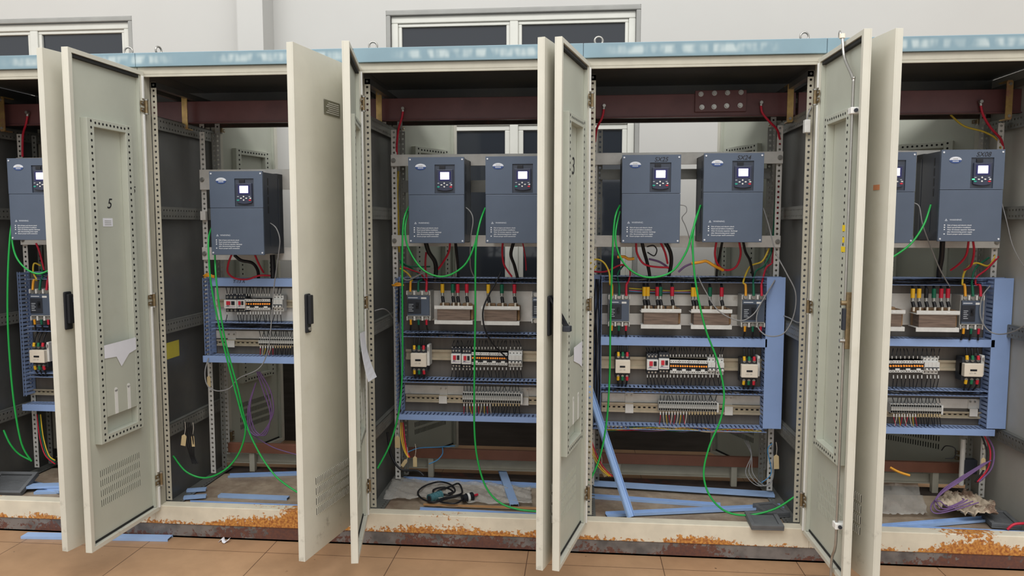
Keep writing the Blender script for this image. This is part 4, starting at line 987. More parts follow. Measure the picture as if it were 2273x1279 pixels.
def relay(px0, py0, px1, py1, label, lamps=4):
    x0, x1, z0, z1 = rect(px0, py0, px1, py1, 0.375); w, h = x1-x0, z1-z0
    t = thing('relay_module', ((x0+x1)/2, 0.375, z0), label, 'relay', 'relay modules with orange lamps')
    q = MB(); q.box(-w*.49, w*.49, 0.004, 0.055, 0, h, black_p); q.box(-w*.49, w*.49, 0.0, 0.05, h*.76, h, lgrey_p); q.box(-w*.49, w*.49, 0.0, 0.05, 0, h*.2, lgrey_p)
    for i in range(lamps):
        for z in (h*.88, h*.1): q.disc((-w*.5+w*(i+.5)/lamps, 0, z), (0, -1, 0), w*.05, hole_m, e=0.0004)
    q.build('socket', t)
    for i in range(lamps):
        x = -w*.5+w*(i+.5)/lamps; q = MB(); q.cyl((x, 0.0, h*.54), (x, 0.004, h*.54), w*.095, orange_l, n=8); q.build('lamp', t)
    q = MB(); q.box(-w*.22, w*.2, -0.004, 0.0, h*.16, h*.34, white_p); q.build('label_tag', t)
def breaker(px0, py0, px1, py1, label, poles):
    x0, x1, z0, z1 = rect(px0, py0, px1, py1, 0.375); w, h = x1-x0, z1-z0
    t = thing('miniature_breaker', ((x0+x1)/2, 0.375, z0), label, 'breaker', 'miniature breakers on the rails')
    q = MB(); q.box(-w*.49, w*.49, 0.016, 0.06, 0, h, lgrey_p); q.box(-w*.49, w*.49, 0.0, 0.02, h*.24, h*.76, lgrey_p)
    for i in range(poles):
        for z in (h*.88, h*.12): q.disc((-w*.5+w*(i+.5)/poles, 0.016, z), (0, -1, 0), w/poles*.16, hole_m, e=0.0004)
    for i in range(1, poles): q.box(-w*.5+w*i/poles-0.0005, -w*.5+w*i/poles+0.0005, -0.0004, 0.0, h*.24, h*.76, grey_p)
    q.box(-w*.47, w*.47, -0.0003, 0, h*.3, h*.46, dark_p); q.build('case', t, bevel=0.0008)
    for i in range(poles):
        x = -w*.5+w*(i+.5)/poles; q = MB(); q.box(x-w/poles*.25, x+w/poles*.25, -0.01, 0, h*.3, h*.4, white_p); q.build('toggle', t)
starter(497, 666, 525, 685, 'white starter with red button, left of two, single-drive cabinet')
starter(526, 666, 543, 685, 'white starter with red button, right of two, single-drive cabinet')
relay(543, 664, 560, 688, 'small white plug-in relay between starters and lamps, single-drive cabinet', 3)
relay(560.5, 664, 580, 688, 'left relay with orange lamps, single-drive cabinet'); relay(580.5, 664, 600, 688, 'right relay with orange lamps, single-drive cabinet')
breaker(604, 657, 627, 692, 'three-pole miniature breaker, single-drive cabinet', 3)
starter(1001, 786, 1023, 808, 'white starter with red button, left of two, middle cabinet'); starter(1024.5, 787, 1045.5, 809, 'white starter with red button, right of two, middle cabinet')
ordn = ('first', 'second', 'third', 'fourth')
for i in range(4): relay(1047+20*i, 782+.4*i, 1066.5+20*i, 810+.4*i, '%s orange-lamp relay from the left, middle cabinet' % ordn[i])
breaker(1128, 781, 1159, 816, 'four-pole miniature breaker, middle cabinet', 4)
starter(1436, 799, 1461, 822, 'white starter with red button, left of two, leaning-strip cabinet'); starter(1462.5, 797, 1486, 820, 'white starter with red button, right of two, leaning-strip cabinet')
for i in range(4): relay(1487+21*i, 799+.5*i, 1507.5+21*i, 829+.5*i, '%s orange-lamp relay from the left, leaning-strip cabinet' % ordn[i])
breaker(1571.5, 796, 1588, 833, 'two-pole miniature breaker, left of two, leaning-strip cabinet', 2); breaker(1590, 797, 1607.5, 834, 'two-pole miniature breaker, right of two, leaning-strip cabinet', 2)
for i in range(4): relay(1957+23.5*i, 800.5, 1980+23.5*i, 827, '%s orange-lamp relay from the left, rightmost cabinet' % ordn[i])
breaker(2052, 796, 2086, 832, 'four-pole miniature breaker, rightmost cabinet', 4)
def terminals(px0, py0, px1, py1, n, label):
    x0, x1, z0, z1 = rect(px0, py0, px1, py1, 0.385); w, h = x1-x0, z1-z0
    t = thing('terminal_strip', ((x0+x1)/2, 0.385, z0), label, 'terminals', 'grey terminal strips')
    p = w/n
    q = MB(); q.box(-p*.46, p*.46, 0.01, 0.045, 0, h, lgrey_p); q.box(-p*.46, p*.46, 0.0, 0.01, h*.3, h*.72, grey_p); q.box(-p*.3, p*.3, 0.005, 0.01, h*.06, h*.26, hole_m); q.box(-p*.3, p*.3, 0.005, 0.01, h*.76, h*.94, hole_m)
    q.box(-p*.46, p*.46, -0.001, 0.0, h*.42, h*.46, lgrey_p)
    e = q.build('terminal', t); e.location = (-w/2+p*.5, 0, 0)
    for i in range(1, n):
        c = e.copy(); COL.objects.link(c); c.location = (-w/2+p*(i+.5), 0, 0)
    q = MB(); q.box(w/2, w/2+0.008, 0.005, 0.045, -h*.05, h*.95, lgrey_p); q.build('end_stop', t)
terminals(573, 752, 680, 768, 22, 'grey terminal strip in the single-drive cabinet')
terminals(1026, 873, 1156, 896, 26, 'grey terminal strip in the middle cabinet')
terminals(1462, 893, 1592, 914, 26, 'grey terminal strip in the leaning-strip cabinet')
terminals(1978, 899, 2091, 919, 22, 'grey terminal strip in the rightmost cabinet')
# control wires with white ferrules
def wires(xs, ya, yb, ferr_at_a, label, group, cols=(black_c,), y=0.385, sway=5, f_col=white_p, r=0.0019, seed=1):
    rnd = random.Random(seed)
    for i, x in enumerate(xs):
        M = cols[i % len(cols)]; dx = rnd.uniform(-sway, sway)
        e = at(x, ya, y); s = 1 if yb > ya else -1
        m1 = at(x, ya+(yb-ya)*.35, y-0.004); m2 = at(x+dx*.5, ya+(yb-ya)*.7, y+0.004); q = at(x+dx, yb, 0.405)
        P = spline([e, m1, m2, q], 4)
        b = MB(); b.tube(P[:4], r*1.35, f_col, n=6, sub=1); b.tube(P[3:], r, M, n=5, sub=1)
        one('control_wire', b, label, 'wire', group)
def lin_x(a, b_, n): return [a+(b_-a)*i/(n-1) for i in range(n)]
wires([504, 510, 516, 526, 532, 538]+lin_x(547, 598, 10)+[609, 616, 623], 657, 638, 1, 'thin black wire above the starters and relays, single-drive cabinet', 'wires above the single-drive row', sway=3)
wires([504, 528, 534, 541, 548, 556]+lin_x(562, 597, 7)+[609, 616, 623], 692, 717, 1, 'thin black wire below the starters and relays, single-drive cabinet', 'wires below the single-drive row')
wires([1004, 1012, 1020, 1028, 1036, 1043]+lin_x(1050, 1124, 12)+[1133, 1142, 1150, 1156], 775, 756, 1, 'thin black wire above the starters and relays, middle cabinet', 'wires above the middle row', seed=2)
wires([1004, 1012, 1020, 1028, 1036, 1043]+lin_x(1050, 1124, 10)+[1133, 1140, 1148, 1156], 816, 838, 1, 'thin black wire below the starters and relays, middle cabinet', 'wires below the middle row', seed=3)
wires([1437, 1444, 1451, 1458, 1467, 1474, 1481]+lin_x(1488, 1567, 13)+[1576, 1583, 1598, 1603], 792, 772, 1, 'thin black wire above the starters and relays, leaning-strip cabinet', 'wires above the leaning-strip row', seed=4)
wires([1437, 1444, 1451, 1458, 1467, 1474, 1481]+lin_x(1488, 1567, 11)+[1576, 1583, 1594, 1602], 832, 856, 1, 'thin black wire below the starters and relays, leaning-strip cabinet', 'wires below the leaning-strip row', seed=5)
wires(lin_x(1980, 2046, 8)+[2058, 2066, 2075, 2083], 796, 774, 1, 'thin black wire above the relays, rightmost cabinet', 'wires above the rightmost row', seed=6)
wires(lin_x(1983, 2046, 8)+[2058, 2066, 2075, 2083], 833, 862, 1, 'thin black wire below the relays, rightmost cabinet', 'wires below the rightmost row', seed=7)
pale = (black_c, cream_p, black_c, red_c, cream_p, yellow_c)
for xs, ya, yb, ka, lab, s in ((lin_x(578, 645, 14), 752, 735, 'above', 'single-drive', 8), (lin_x(578, 645, 13), 768, 788, 'below', 'single-drive', 9),
                           (lin_x(1030, 1152, 18), 873, 856, 'above', 'middle', 10), (lin_x(1030, 1152, 20), 896, 919, 'below', 'middle', 11),
                           (lin_x(1466, 1588, 18), 894, 878, 'above', 'leaning-strip', 12), (lin_x(1466, 1588, 20), 914, 942, 'below', 'leaning-strip', 13),
                           (lin_x(1984, 2086, 14), 899, 883, 'above', 'rightmost', 14), (lin_x(1984, 2086, 18), 919, 946, 'below', 'rightmost', 15)):
    if ka == 'above': wires(xs, ya, yb, 1, 'thin wire above the terminal strip, %s cabinet' % lab, 'wires above the %s terminals' % lab, sway=4, y=0.395, seed=s)
    else:
        h = len(xs)//2
        wires(xs[:h], ya, yb, 1, 'pale or red ended wire below the terminal strip, %s cabinet' % lab, 'left wires below the %s terminals' % lab, cols=(red_c, cream_p, yellow_c, red_c, cream_p), sway=5, y=0.395, seed=s)
        wires(xs[h:], ya, yb, 1, 'black wire with beige end below the terminal strip, %s cabinet' % lab, 'right wires below the %s terminals' % lab, f_col=tag_m, sway=4, y=0.395, seed=s+20)
# ------------------------------------------------------------------ loose cables
def cable(pts, r, M, name, label, cat='cable', group=None, bolt=None, n=8):
    """pts: (px, py, depth)"""
    b = MB(); P = [at(*p) for p in pts]; b.tube(P, r, M, n=n, sub=6)
    if bolt:
        q = P[0]; b.cyl(q+Vector((0, -0.014, 0.004)), q+Vector((0, 0.004, 0.004)), 0.008, steel, n=6); b.tube([q+Vector((0, 0, 0.004)), q+(P[1]-P[0])*0.25], r*1.3, steel, n=8, sub=1)
    return one(name, b, label, cat, group)
G = 0.0045
gc = lambda pts, lab: cable(pts, G, green_c, 'green_cable', lab, 'cable', 'green earth cables')
gc([(30, 478, .25), (23, 520, .2), (18, 600, .18), (17, 700, .17), (22, 800, .17), (32, 900, .17), (48, 985, .18), (70, 1024, .2)], 'long green cable hanging down the leftmost cabinet')
gc([(31, 482, .25), (27, 530, .2), (36, 570, .19), (58, 597, .19), (85, 608, .2), (110, 600, .22)], 'green cable looping under the leftmost drive')
gc([(8, 955, .2), (22, 985, .2), (42, 1008, .22), (70, 1023, .24)], 'short green cable near the floor of the leftmost cabinet')
gc([(471, 503, .28), (463, 530, .2), (464, 580, .17), (470, 640, .17), (490, 740, .17), (515, 840, .17), (535, 915, .17), (545, 955, .17), (531, 1005, .17), (501, 1042, .15), (457, 1061, .14), (414, 1048, .13), (384, 1012, .12)], 'green cable looping back to the front post, single-drive cabinet')
gc([(477, 566, .24), (479, 610, .19), (487, 680, .18), (503, 770, .18), (528, 862, .18), (546, 940, .18), (574, 1003, .16), (608, 1053, .13), (640, 1080, .09), (672, 1100, .06)], 'green cable running out to the right, single-drive cabinet')
gc([(908, 458, .24), (896, 490, .19), (893, 560, .17), (893, 700, .17), (893, 820, .17), (886, 910, .16), (866, 985, .14), (838, 1040, .1)], 'long straight green cable left of the first drive, middle cabinet')
gc([(907, 470, .24), (899, 510, .19), (908, 555, .18), (940, 600, .17), (985, 614, .17), (1030, 590, .17), (1053, 545, .18), (1064, 500, .2), (1077, 462, .25)], 'green cable sagging between the two drives, middle cabinet')
gc([(1077, 462, .25), (1064, 500, .19), (1056, 560, .17), (1055, 700, .16), (1053, 830, .15), (1053, 950, .14), (1060, 1020, .13), (1078, 1080, .12), (1108, 1115, .1), (1150, 1131, .08), (1200, 1136, .07)], 'long green cable crossing the floor sheet, middle cabinet')
gc([(1376, 456, .24), (1364, 490, .19), (1359, 580, .17), (1355, 720, .17), (1353, 840, .16), (1346, 940, .14), (1330, 1020, .12), (1304, 1078, .09)], 'long straight green cable at the left, leaning-strip cabinet')
gc([(1376, 470, .24), (1366, 520, .19), (1374, 565, .18), (1400, 600, .17), (1440, 616, .17), (1490, 604, .17), (1523, 560, .17), (1538, 510, .18), (1555, 456, .25)], 'green cable sagging between drives, leaning-strip cabinet')
gc([(1555, 458, .25), (1541, 500, .19), (1538, 560, .17), (1546, 640, .16), (1566, 730, .15), (1592, 800, .15), (1607, 870, .14), (1600, 930, .14), (1575, 990, .13), (1562, 1050, .12), (1575, 1100, .1), (1610, 1135, .09), (1660, 1144, .08), (1720, 1130, .07), (1768, 1100, .06)], 'long green cable curling across the floor, leaning-strip cabinet')
gc([(2066, 455, .24), (2050, 500, .2), (2020, 543, .18), (1975, 575, .17)], 'short green cable leaving the right drive, rightmost cabinet')
yc = lambda pts, lab, M=grey_c, r=0.0028, nm='grey_cable', grp='grey signal cables': cable(pts, r, M, nm, lab, 'cable', grp)
yc([(595, 493, .27), (612, 505, .25), (621, 530, .25), (619, 560, .26), (608, 640, .30), (602, 720, .3), (594, 780, .3), (575, 818, .3), (530, 840, .3), (510, 862, .3), (482, 868, .3), (460, 855, .31), (455, 825, .33), (463, 795, .36)], 'grey cable drooping from the drive in the single-drive cabinet')
yc([(1030, 458, .25), (1044, 470, .24), (1050, 490, .24), (1045, 530, .26), (1044, 590, .33), (1052, 614, .38)], 'grey cable beside the left drive, middle cabinet')
yc([(1508, 455, .26), (1522, 458, .26), (1524, 470, .26), (1514, 484, .27), (1522, 503, .28), (1533, 540, .3), (1540, 590, .33)], 'thin grey cable between the drives, leaning-strip cabinet', r=0.002)
yc([(1694, 462, .25), (1706, 500, .24), (1722, 560, .24), (1745, 605, .23), (1766, 650, .22), (1762, 700, .22), (1740, 740, .23), (1705, 746, .28), (1683, 728, .31), (1680, 700, .32), (1694, 665, .34), (1718, 626, .365)], 'grey cable looping round the right duct, leaning-strip cabinet')
yc([(1548, 610, .36), (1565, 645, .33), (1595, 690, .31), (1640, 712, .3), (1670, 700, .31), (1690, 672, .33), (1720, 622, .365)], 'grey cable sagging across the right reactor, leaning-strip cabinet')
yc([(2025, 450, .27), (2040, 458, .26), (2046, 490, .25), (2055, 520, .26), (2085, 595, .33), (2108, 636, .38)], 'grey cable falling between the drives, rightmost cabinet')
yc([(2222, 445, .3), (2234, 490, .26), (2246, 540, .25), (2262, 575, .25), (2280, 600, .25)], 'grey cable along the right wall, rightmost cabinet', r=0.002)
yc([(2198, 634, .37), (2180, 660, .35), (2176, 700, .34), (2190, 730, .33), (2215, 742, .3), (2250, 736, .2), (2285, 715, .1)], 'grey cable looping past the breaker, rightmost cabinet')
yc([(1112, 604, .36), (1102, 625, .34), (1085, 655, .32), (1072, 690, .31), (1076, 730, .31), (1095, 765, .33), (1120, 790, .36), (1128, 800, .37)], 'black cable arching in front of the right reactor, middle cabinet', black_c, 0.004, 'black_cable', 'black cables')
yc([(832, 690, .12), (850, 686, .2), (862, 692, .3), (872, 706, .4)], 'grey cable on the left wall of the middle cabinet')
yc([(1735, 700, .4), (1752, 706, .3), (1770, 716, .2), (1786, 714, .1)], 'grey cable on the right wall of the leaning-strip cabinet')
# red and yellow leads hanging from the busbar
rb = lambda pts, lab, M=red_c, nm='red_cable', r=0.0055: cable(pts, r, M, nm, lab, 'cable', 'leads hung from the busbars', bolt=True)
rb([(62, 252, .388), (58, 275, .39), (51, 300, .42), (50, 348, .43)], 'red cable hanging from the busbar, leftmost cabinet')
rb([(895, 243, .388), (892, 262, .388), (885, 285, .41), (881, 320, .44), (881, 355, .47)], 'red cable hanging from the busbar, middle cabinet')
rb([(1341, 237, .388), (1337, 260, .388), (1325, 285, .41), (1320, 320, .46)], 'left red cable hanging from the busbar, leaning-strip cabinet')
rb([(1689, 230, .388), (1692, 250, .388), (1708, 270, .40), (1726, 290, .43), (1732, 320, .47)], 'right red cable hanging from the busbar, leaning-strip cabinet')
rb([(2176, 228, .388), (2182, 255, .388), (2200, 285, .41), (2222, 310, .44), (2228, 340, .47)], 'red cable hanging from the busbar, rightmost cabinet')
cable([(2110, 255, .5), (2140, 280, .5), (2185, 293, .48), (2215, 312, .46), (2225, 345, .47)], 0.0045, yellow_c, 'yellow_cable', 'yellow cable curving to the right post, rightmost cabinet')
# behind the drives along the mounting posts
cable([(884, 380, .51), (882, 430, .51), (884, 480, .51), (886, 560, .51)], 0.005, yellow_c, 'yellow_cable', 'yellow cable along the left post, middle cabinet')
cable([(1726, 380, .5), (1722, 430, .5), (1718, 500, .5), (1712, 560, .48)], 0.005, dgreen_c, 'dark_green_cable', 'dark green cable along the right post, leaning-strip cabinet')
cable([(1730, 400, .5), (1727, 450, .5), (1722, 510, .5), (1714, 585, .48)], 0.005, red_c, 'red_cable', 'red cable along the right post, leaning-strip cabinet')
# leads dropping out under the drives
def drop(pts, M, lab, r=0.005, nm='power_cable'): return cable(pts, r, M, nm, lab, 'cable', 'cables under the drives')
def bundle(pts, lab, r=0.011): return cable(pts, r, black_c, 'black_cable', lab, 'cable', 'black cables under the drives')
drop([(514, 566, .3), (507, 585, .3), (506, 605, .33), (522, 618, .36), (550, 620, .37), (575, 612, .37), (600, 612, .39)], red_c, 'red cable looping below the single drive')
drop([(566, 566, .34), (574, 585, .36), (585, 605, .4)], red_c, 'short red cable below the right corner of the single drive')
bundle([(520, 566, .3), (535, 578, .32), (560, 584, .35), (572, 600, .39), (574, 618, .4)], 'thick black cable bending under the single drive', .008)
bundle([(605, 566, .4), (606, 590, .4), (607, 620, .4)], 'thick black cable dropping straight, single-drive cabinet', .014)
bundle([(945, 538, .3), (952, 560, .32), (965, 580, .35), (968, 600, .38), (966, 622, .39)], 'thick black cable under the left drive, middle cabinet')
bundle([(1011, 538, .32), (1014, 565, .36), (1017, 600, .4), (1016, 622, .41)], 'straight black cable under the left drive, middle cabinet', .007)
drop([(999, 538, .3), (996, 560, .32), (982, 585, .36), (972, 598, .38)], red_c, 'red cable under the left drive, middle cabinet')
drop([(946, 560, .42), (944, 590, .41), (948, 622, .39)], red_c, 'red cable left of the black bundle, middle cabinet')
bundle([(1140, 538, .32), (1134, 565, .34), (1142, 590, .37), (1150, 622, .39)], 'thick black cable under the right drive, middle cabinet', .008)
drop([(1116, 538, .3), (1115, 565, .32), (1120, 590, .35), (1136, 614, .38)], red_c, 'red cable under the right drive, middle cabinet')
drop([(1160, 538, .32), (1166, 570, .36), (1168, 600, .4)], red_c, 'dark red cable beside the door, middle cabinet', .003)
drop([(887, 578, .44), (905, 590, .42), (925, 592, .42), (955, 592, .42)], dgreen_c, 'green cable crossing behind the loops, middle cabinet', .004)
cable([(888, 612, .365), (905, 622, .36), (935, 608, .37), (965, 596, .38)], 0.004, grey_c, 'grey_cable', 'grey cables tied at the corner of the middle cabinet')
bundle([(1425, 538, .3), (1430, 560, .32), (1437, 585, .36), (1442, 612, .39), (1440, 626, .39)], 'thick black cable under the drive marked SX25', .008)
bundle([(1477, 538, .3), (1488, 560, .32), (1490, 585, .35), (1484, 615, .39)], 'black cable at the right under the drive marked SX25', .009)
drop([(1412, 538, .29), (1414, 562, .3), (1428, 585, .32), (1450, 592, .34), (1484, 594, .36)], red_c, 'red cable curving under the drive marked SX25')
drop([(1466, 538, .3), (1476, 560, .32), (1482, 585, .35)], red_c, 'straight red cable under the drive marked SX25')
drop([(1437, 560, .3), (1452, 568, .3), (1458, 555, .3), (1450, 545, .3), (1436, 548, .3)], black_c, 'black coil of thin cable under the drive marked SX25', .003)
drop([(1370, 571, .3), (1385, 570, .3), (1395, 575, .3), (1408, 574, .3)], orange_c, 'orange sleeved end left of the SX25 cables', .007)
drop([(1440, 575, .36), (1465, 582, .36), (1485, 596, .38)], purple_c, 'purple cable below the drive marked SX25')
bundle([(1603, 538, .32), (1598, 565, .35), (1592, 595, .38), (1590, 625, .4)], 'dark cable under the drive marked SX24', .006)
drop([(1590, 538, .29), (1587, 565, .3), (1594, 588, .32), (1612, 600, .34), (1634, 592, .35), (1644, 565, .34), (1641, 538, .32)], red_c, 'red cable looping under the drive marked SX24')
bundle([(1650, 538, .32), (1655, 560, .34), (1665, 580, .37), (1672, 615, .4)], 'dark cable right of the red loop, leaning-strip cabinet', .006)
drop([(1535, 585, .3), (1555, 582, .3), (1568, 580, .3), (1585, 590, .3), (1605, 600, .33)], orange_c, 'orange sleeved cable below the gap between drives', .007)
drop([(1506, 604, .38), (1520, 592, .37), (1540, 584, .36), (1555, 582, .35)], purple_c, 'purple cable below the gap between drives')
drop([(2150, 536, .3), (2145, 565, .32), (2130, 585, .36), (2110, 600, .4)], red_c, 'left red cable under the drive marked SX08')
drop([(2160, 536, .3), (2162, 560, .32), (2155, 590, .37), (2140, 600, .4)], red_c, 'right red cable under the drive marked SX08')
bundle([(2092, 536, .36), (2090, 570, .38), (2085, 600, .4), (2084, 622, .41)], 'thick black cable under the drive marked SX08', .012)
drop([(80, 540, .4), (88, 560, .4), (98, 600, .4)], red_c, 'red cable under the leftmost drive')
# wires between the reactors and the breakers
for i, (M, nm_) in enumerate(((yellow_c, 'yellow'), (dgreen_c, 'dark green'), (red_c, 'red'), (blue_c, 'blue'))):
    cable([(1396, 640+2*i, .42), (1440, 643+2*i, .425), (1500, 646+i, .425), (1545, 644+2*i, .425)], .003, M, 'connecting_wire', '%s wire running above the reactors, leaning-strip cabinet' % nm_, 'wire')
# ties at the duct corners
for px, py, lab in ((462, 614, 'orange tie bundle at the duct corner, single-drive cabinet'), (882, 634, 'orange tie bundle at the duct corner, middle cabinet')):
    b = MB(); rnd = random.Random(px)
    for i in range(5): b.tube([at(px-10+rnd.uniform(-2, 2), py+rnd.uniform(-3, 3), .36), at(px, py-3+rnd.uniform(-4, 4), .35), at(px+14, py+rnd.uniform(-3, 3), .36)], .003, orange_c, n=6, sub=4)
    one('cable_tie', b, lab, 'cable tie')
# limit switch on the right wall of the leaning-strip cabinet
t = thing('limit_switch', (2.945, 0.03, at(1795, 295, .04).z), 'grey door switch hanging at the right post, leaning-strip cabinet', 'switch')
b = MB(); b.box(-0.012, 0.012, 0.0, 0.03, 0.0, 0.055, lgrey_p); b.build('case', t, bevel=0.003)
b = MB(); b.tube([(0, 0.015, 0.055), (0.004, 0.015, 0.08), (0.018, 0.02, 0.11)], .003, grey_c, sub=4); b.build('lead', t)
# cables below the ducts
def low(pts, M, lab, r=.003, nm='cable'): return cable(pts, r, M, nm, lab, 'cable')
for i, (M, c) in enumerate(((yellow_c, 'yellow'), (orange_c, 'orange'), (red_c, 'red'))):
    low([(889+3*i, 938, .42), (890+4*i, 970, .4), (897+3*i, 1000, .38), (906+2*i, 1016, .36)], M, '%s cable dropping below the duct, middle cabinet' % c, nm=c+'_cable')
    low([(1308+2*i, 975, .4), (1316+4*i, 1010, .36), (1330+5*i, 1038, .33), (1352+4*i, 1058, .3)], M, '%s cable near the floor, leaning-strip cabinet' % c, nm=c+'_cable')
low([(905, 1004, .5), (930, 995, .52), (970, 993, .54), (1010, 990, .56)], blue_c, 'blue cable along the ground bar, middle cabinet', nm='blue_cable')
low([(982, 994, .54), (982, 1008, .52), (970, 1022, .5), (952, 1030, .48)], blue_c, 'blue cable hooked down from the ground bar, middle cabinet', nm='blue_cable')
low([(860, 960, .35), (868, 1010, .35), (890, 1042, .34), (925, 1045, .34), (940, 1056, .33)], black_c, 'black cable at the rear left corner, middle cabinet', .006, nm='black_cable')
for i in range(3):
    low([(570+3*i, 825, .45), (585+8*i, 870, .46), (600+3*i, 920, .47), (590-6*i, 965, .48), (566-6*i, 955, .48), (555-2*i, 905, .47), (568, 850, .46)], purple_c, 'purple cable coiled behind the green cables, single-drive cabinet', .0035, nm='purple_cable')['group'] = 'purple coil in the single-drive cabinet'
low([(545, 952, .48), (575, 975, .5), (610, 995, .52), (660, 1010, .54)], purple_c, 'purple cable trailing to the right, single-drive cabinet', nm='purple_cable')
for i in range(4): low([(409+4*i, 938, .15), (414+5*i, 980, .17), (422+3*i, 1012, .18), (428+4*i, 1030, .18)], black_c, 'black cable hanging behind the left post, single-drive cabinet', .003, nm='black_cable')['group'] = 'black cables behind the left post'
for i, (M, c) in enumerate(((red_c, 'red'), (dgreen_c, 'green'), (yellow_c, 'yellow'))):
    low([(82+4*i, 920, .42), (88+4*i, 970, .4), (100+4*i, 1010, .37), (122, 1030-4*i, .33)], M, '%s cable near the floor of the leftmost cabinet' % c, nm=c+'_cable')
for i in range(3): low([(1660-4*i, 978, .5), (1668, 1010, .48), (1655+8*i, 1050, .44), (1680+8*i, 1078, .4), (1712, 1070, .4), (1718, 1030, .42), (1712, 985, .44)], grey_c, 'thin grey cable tangled in the rear right corner, leaning-strip cabinet', .0022, nm='grey_cable')['group'] = 'grey tangle in the leaning-strip cabinet'
low([(1714, 985, .42), (1704, 1000, .42), (1712, 1050, .41), (1690, 1072, .4)], blue_c, 'blue cable beside the tag, leaning-strip cabinet', .0025, nm='blue_cable')
for i in range(3): low([(2178+6*i, 965, .42), (2190+8*i, 1000, .4), (2185+8*i, 1040, .37), (2165+4*i, 1070, .33)], (black_c, red_c, purple_c)[i], '%s cable hanging below the duct, rightmost cabinet' % ('black', 'red', 'purple')[i], .004, nm=('black', 'red', 'purple')[i]+'_cable')
for i in range(4): low([(2200-5*i, 1022+2*i, .36), (2130-9*i, 1070+3*i, .3), (2088-4*i, 1098+4*i, .26-.02*i), (2066+7*i, 1125-4*i, .2-.01*i), (2078+9*i, 1140-5*i, .17+.01*i), (2120+6*i, 1132-7*i, .2+.015*i), (2172-12*i, 1116-3*i, .24+.01*i)], purple_c, 'purple cable coiled on the floor, rightmost cabinet', .0028, nm='purple_cable')['group'] = 'purple coil in the rightmost cabinet'
low([(2090, 1000, .5), (2100, 990, .48), (2120, 996, .46), (2118, 1016, .46), (2098, 1018, .47)], black_c, 'small black wire loop at the rear, rightmost cabinet', .0025, nm='black_cable')
low([(1976, 1038, .4), (1995, 1048, .38), (2020, 1056, .36)], orange_c, 'orange sleeved cable end on the floor, rightmost cabinet', .006, nm='orange_cable')
low([(2236, 1176, .1), (2252, 1164, .1), (2285, 1162, .1)], red_c, 'red cable end at the right edge of the rightmost cabinet', .006, nm='red_cable')
# cardboard tags
def tag_card(px, py, Y, w, h, rot, lab):
    p = at(px, py, Y); b = MB()
    c_, s_ = cos(rot), sin(rot)
    pts = [(-w/2, -h), (w/2, -h), (w/2, -0.008), (w/2-0.008, 0), (-w/2+0.008, 0), (-w/2, -0.008)]
    pts = [(p.x+x*c_-z*s_, p.z+x*s_+z*c_) for x, z in pts]
    b.prism(pts, Y, Y+0.0012, tag_m); b.tube([(p.x, Y, p.z-0.006), (p.x+0.004, Y+0.005, p.z+0.03), (p.x, Y+0.01, p.z+0.06)], 0.001, cream_p, n=5, sub=3)
    one('cable_tag', b, lab, 'tag')
tag_card(409, 965, .14, .024, .056, -.15, 'left beige tag behind the post, single-drive cabinet')
tag_card(427, 966, .17, .015, .058, .05, 'right beige tag behind the post, single-drive cabinet')
tag_card(463, 834, .40, .018, .06, 0, 'orange-beige tag below the upright duct, single-drive cabinet')
tag_card(882, 968, .38, .026, .062, 0, 'beige tag on the post below the duct, middle cabinet')
tag_card(903, 1020, .36, .018, .045, -.6, 'slanting beige tag near the floor, middle cabinet')
tag_card(921, 1013, .36, .02, .055, 0, 'upright beige tag near the floor, middle cabinet')
tag_card(1308, 983, .39, .024, .062, 0, 'beige tag on the left post, leaning-strip cabinet')
tag_card(1334, 1036, .34, .022, .055, .5, 'slanting beige tag near the floor, leaning-strip cabinet')
tag_card(1723, 1010, .36, .024, .07, .05, 'beige tag at the right post, leaning-strip cabinet')
tag_card(2183, 1016, .36, .02, .06, .05, 'beige tag on a white string, rightmost cabinet')
# ------------------------------------------------------------------ loose duct covers (blue strips)
ZP = 0.1245
def strip(pxa, pxb, w, lab, z=ZP, lift=0.0, flip=False, px_b_z=None, h=0.012, M=None):
    M = M or strip_m
    a = atz(pxa[0], pxa[1], z+h/2+lift) if len(pxa) == 2 else at(*pxa)
    c = atz(pxb[0], pxb[1], (px_b_z or z)+h/2+lift) if len(pxb) == 2 else at(*pxb)
    d = (c-a); L = d.length; d.normalize(); side = Vector((0, 0, 1)).cross(d).normalized(); up = d.cross(side).normalized()
    b = MB(); th = 0.0018
    prof = [(-w/2, 0), (-w/2, h), (w/2, h), (w/2, 0), (w/2-th, 0), (w/2-th, h-th), (-w/2+th, h-th), (-w/2+th, 0)]
    if flip: prof = [(x, h-y) for x, y in prof][::-1]
    n = len(prof)
    vs = [a+side*x+up*(y-h/2) for x, y in prof]+[c+side*x+up*(y-h/2) for x, y in prof]
    fs = [(i, n+i, n+(i+1) % n, (i+1) % n) for i in range(n)]
    fs += [(0, 1, 6, 7), (1, 2, 5, 6), (2, 3, 4, 5), (n+7, n+6, n+1, n), (n+6, n+5, n+2, n+1), (n+5, n+4, n+3, n+2)]
    b.add(vs, fs, M)
    for x in (-w*.2, w*.2):
        r0, r1 = (th-h/2, 0.004-h/2) if flip else (h/2-0.004, h/2-th)
        q = [(x-.001, r0), (x+.001, r0), (x+.001, r1), (x-.001, r1)]
        b.add([a+side*s_+up*u_ for s_, u_ in q]+[c+side*s_+up*u_ for s_, u_ in q], [(0,4,5,1),(1,5,6,2),(2,6,7,3),(3,7,4,0),(0,1,2,3),(7,6,5,4)], M)
    return one('duct_cover', b, lab, 'duct cover', 'loose blue duct covers')
strip((417, 1117), (690, 1128), .045, 'longest blue strip on the floor of the single-drive cabinet', flip=True)
strip((487, 1100), (640, 1106), .035, 'short blue strip behind the longest one, single-drive cabinet')
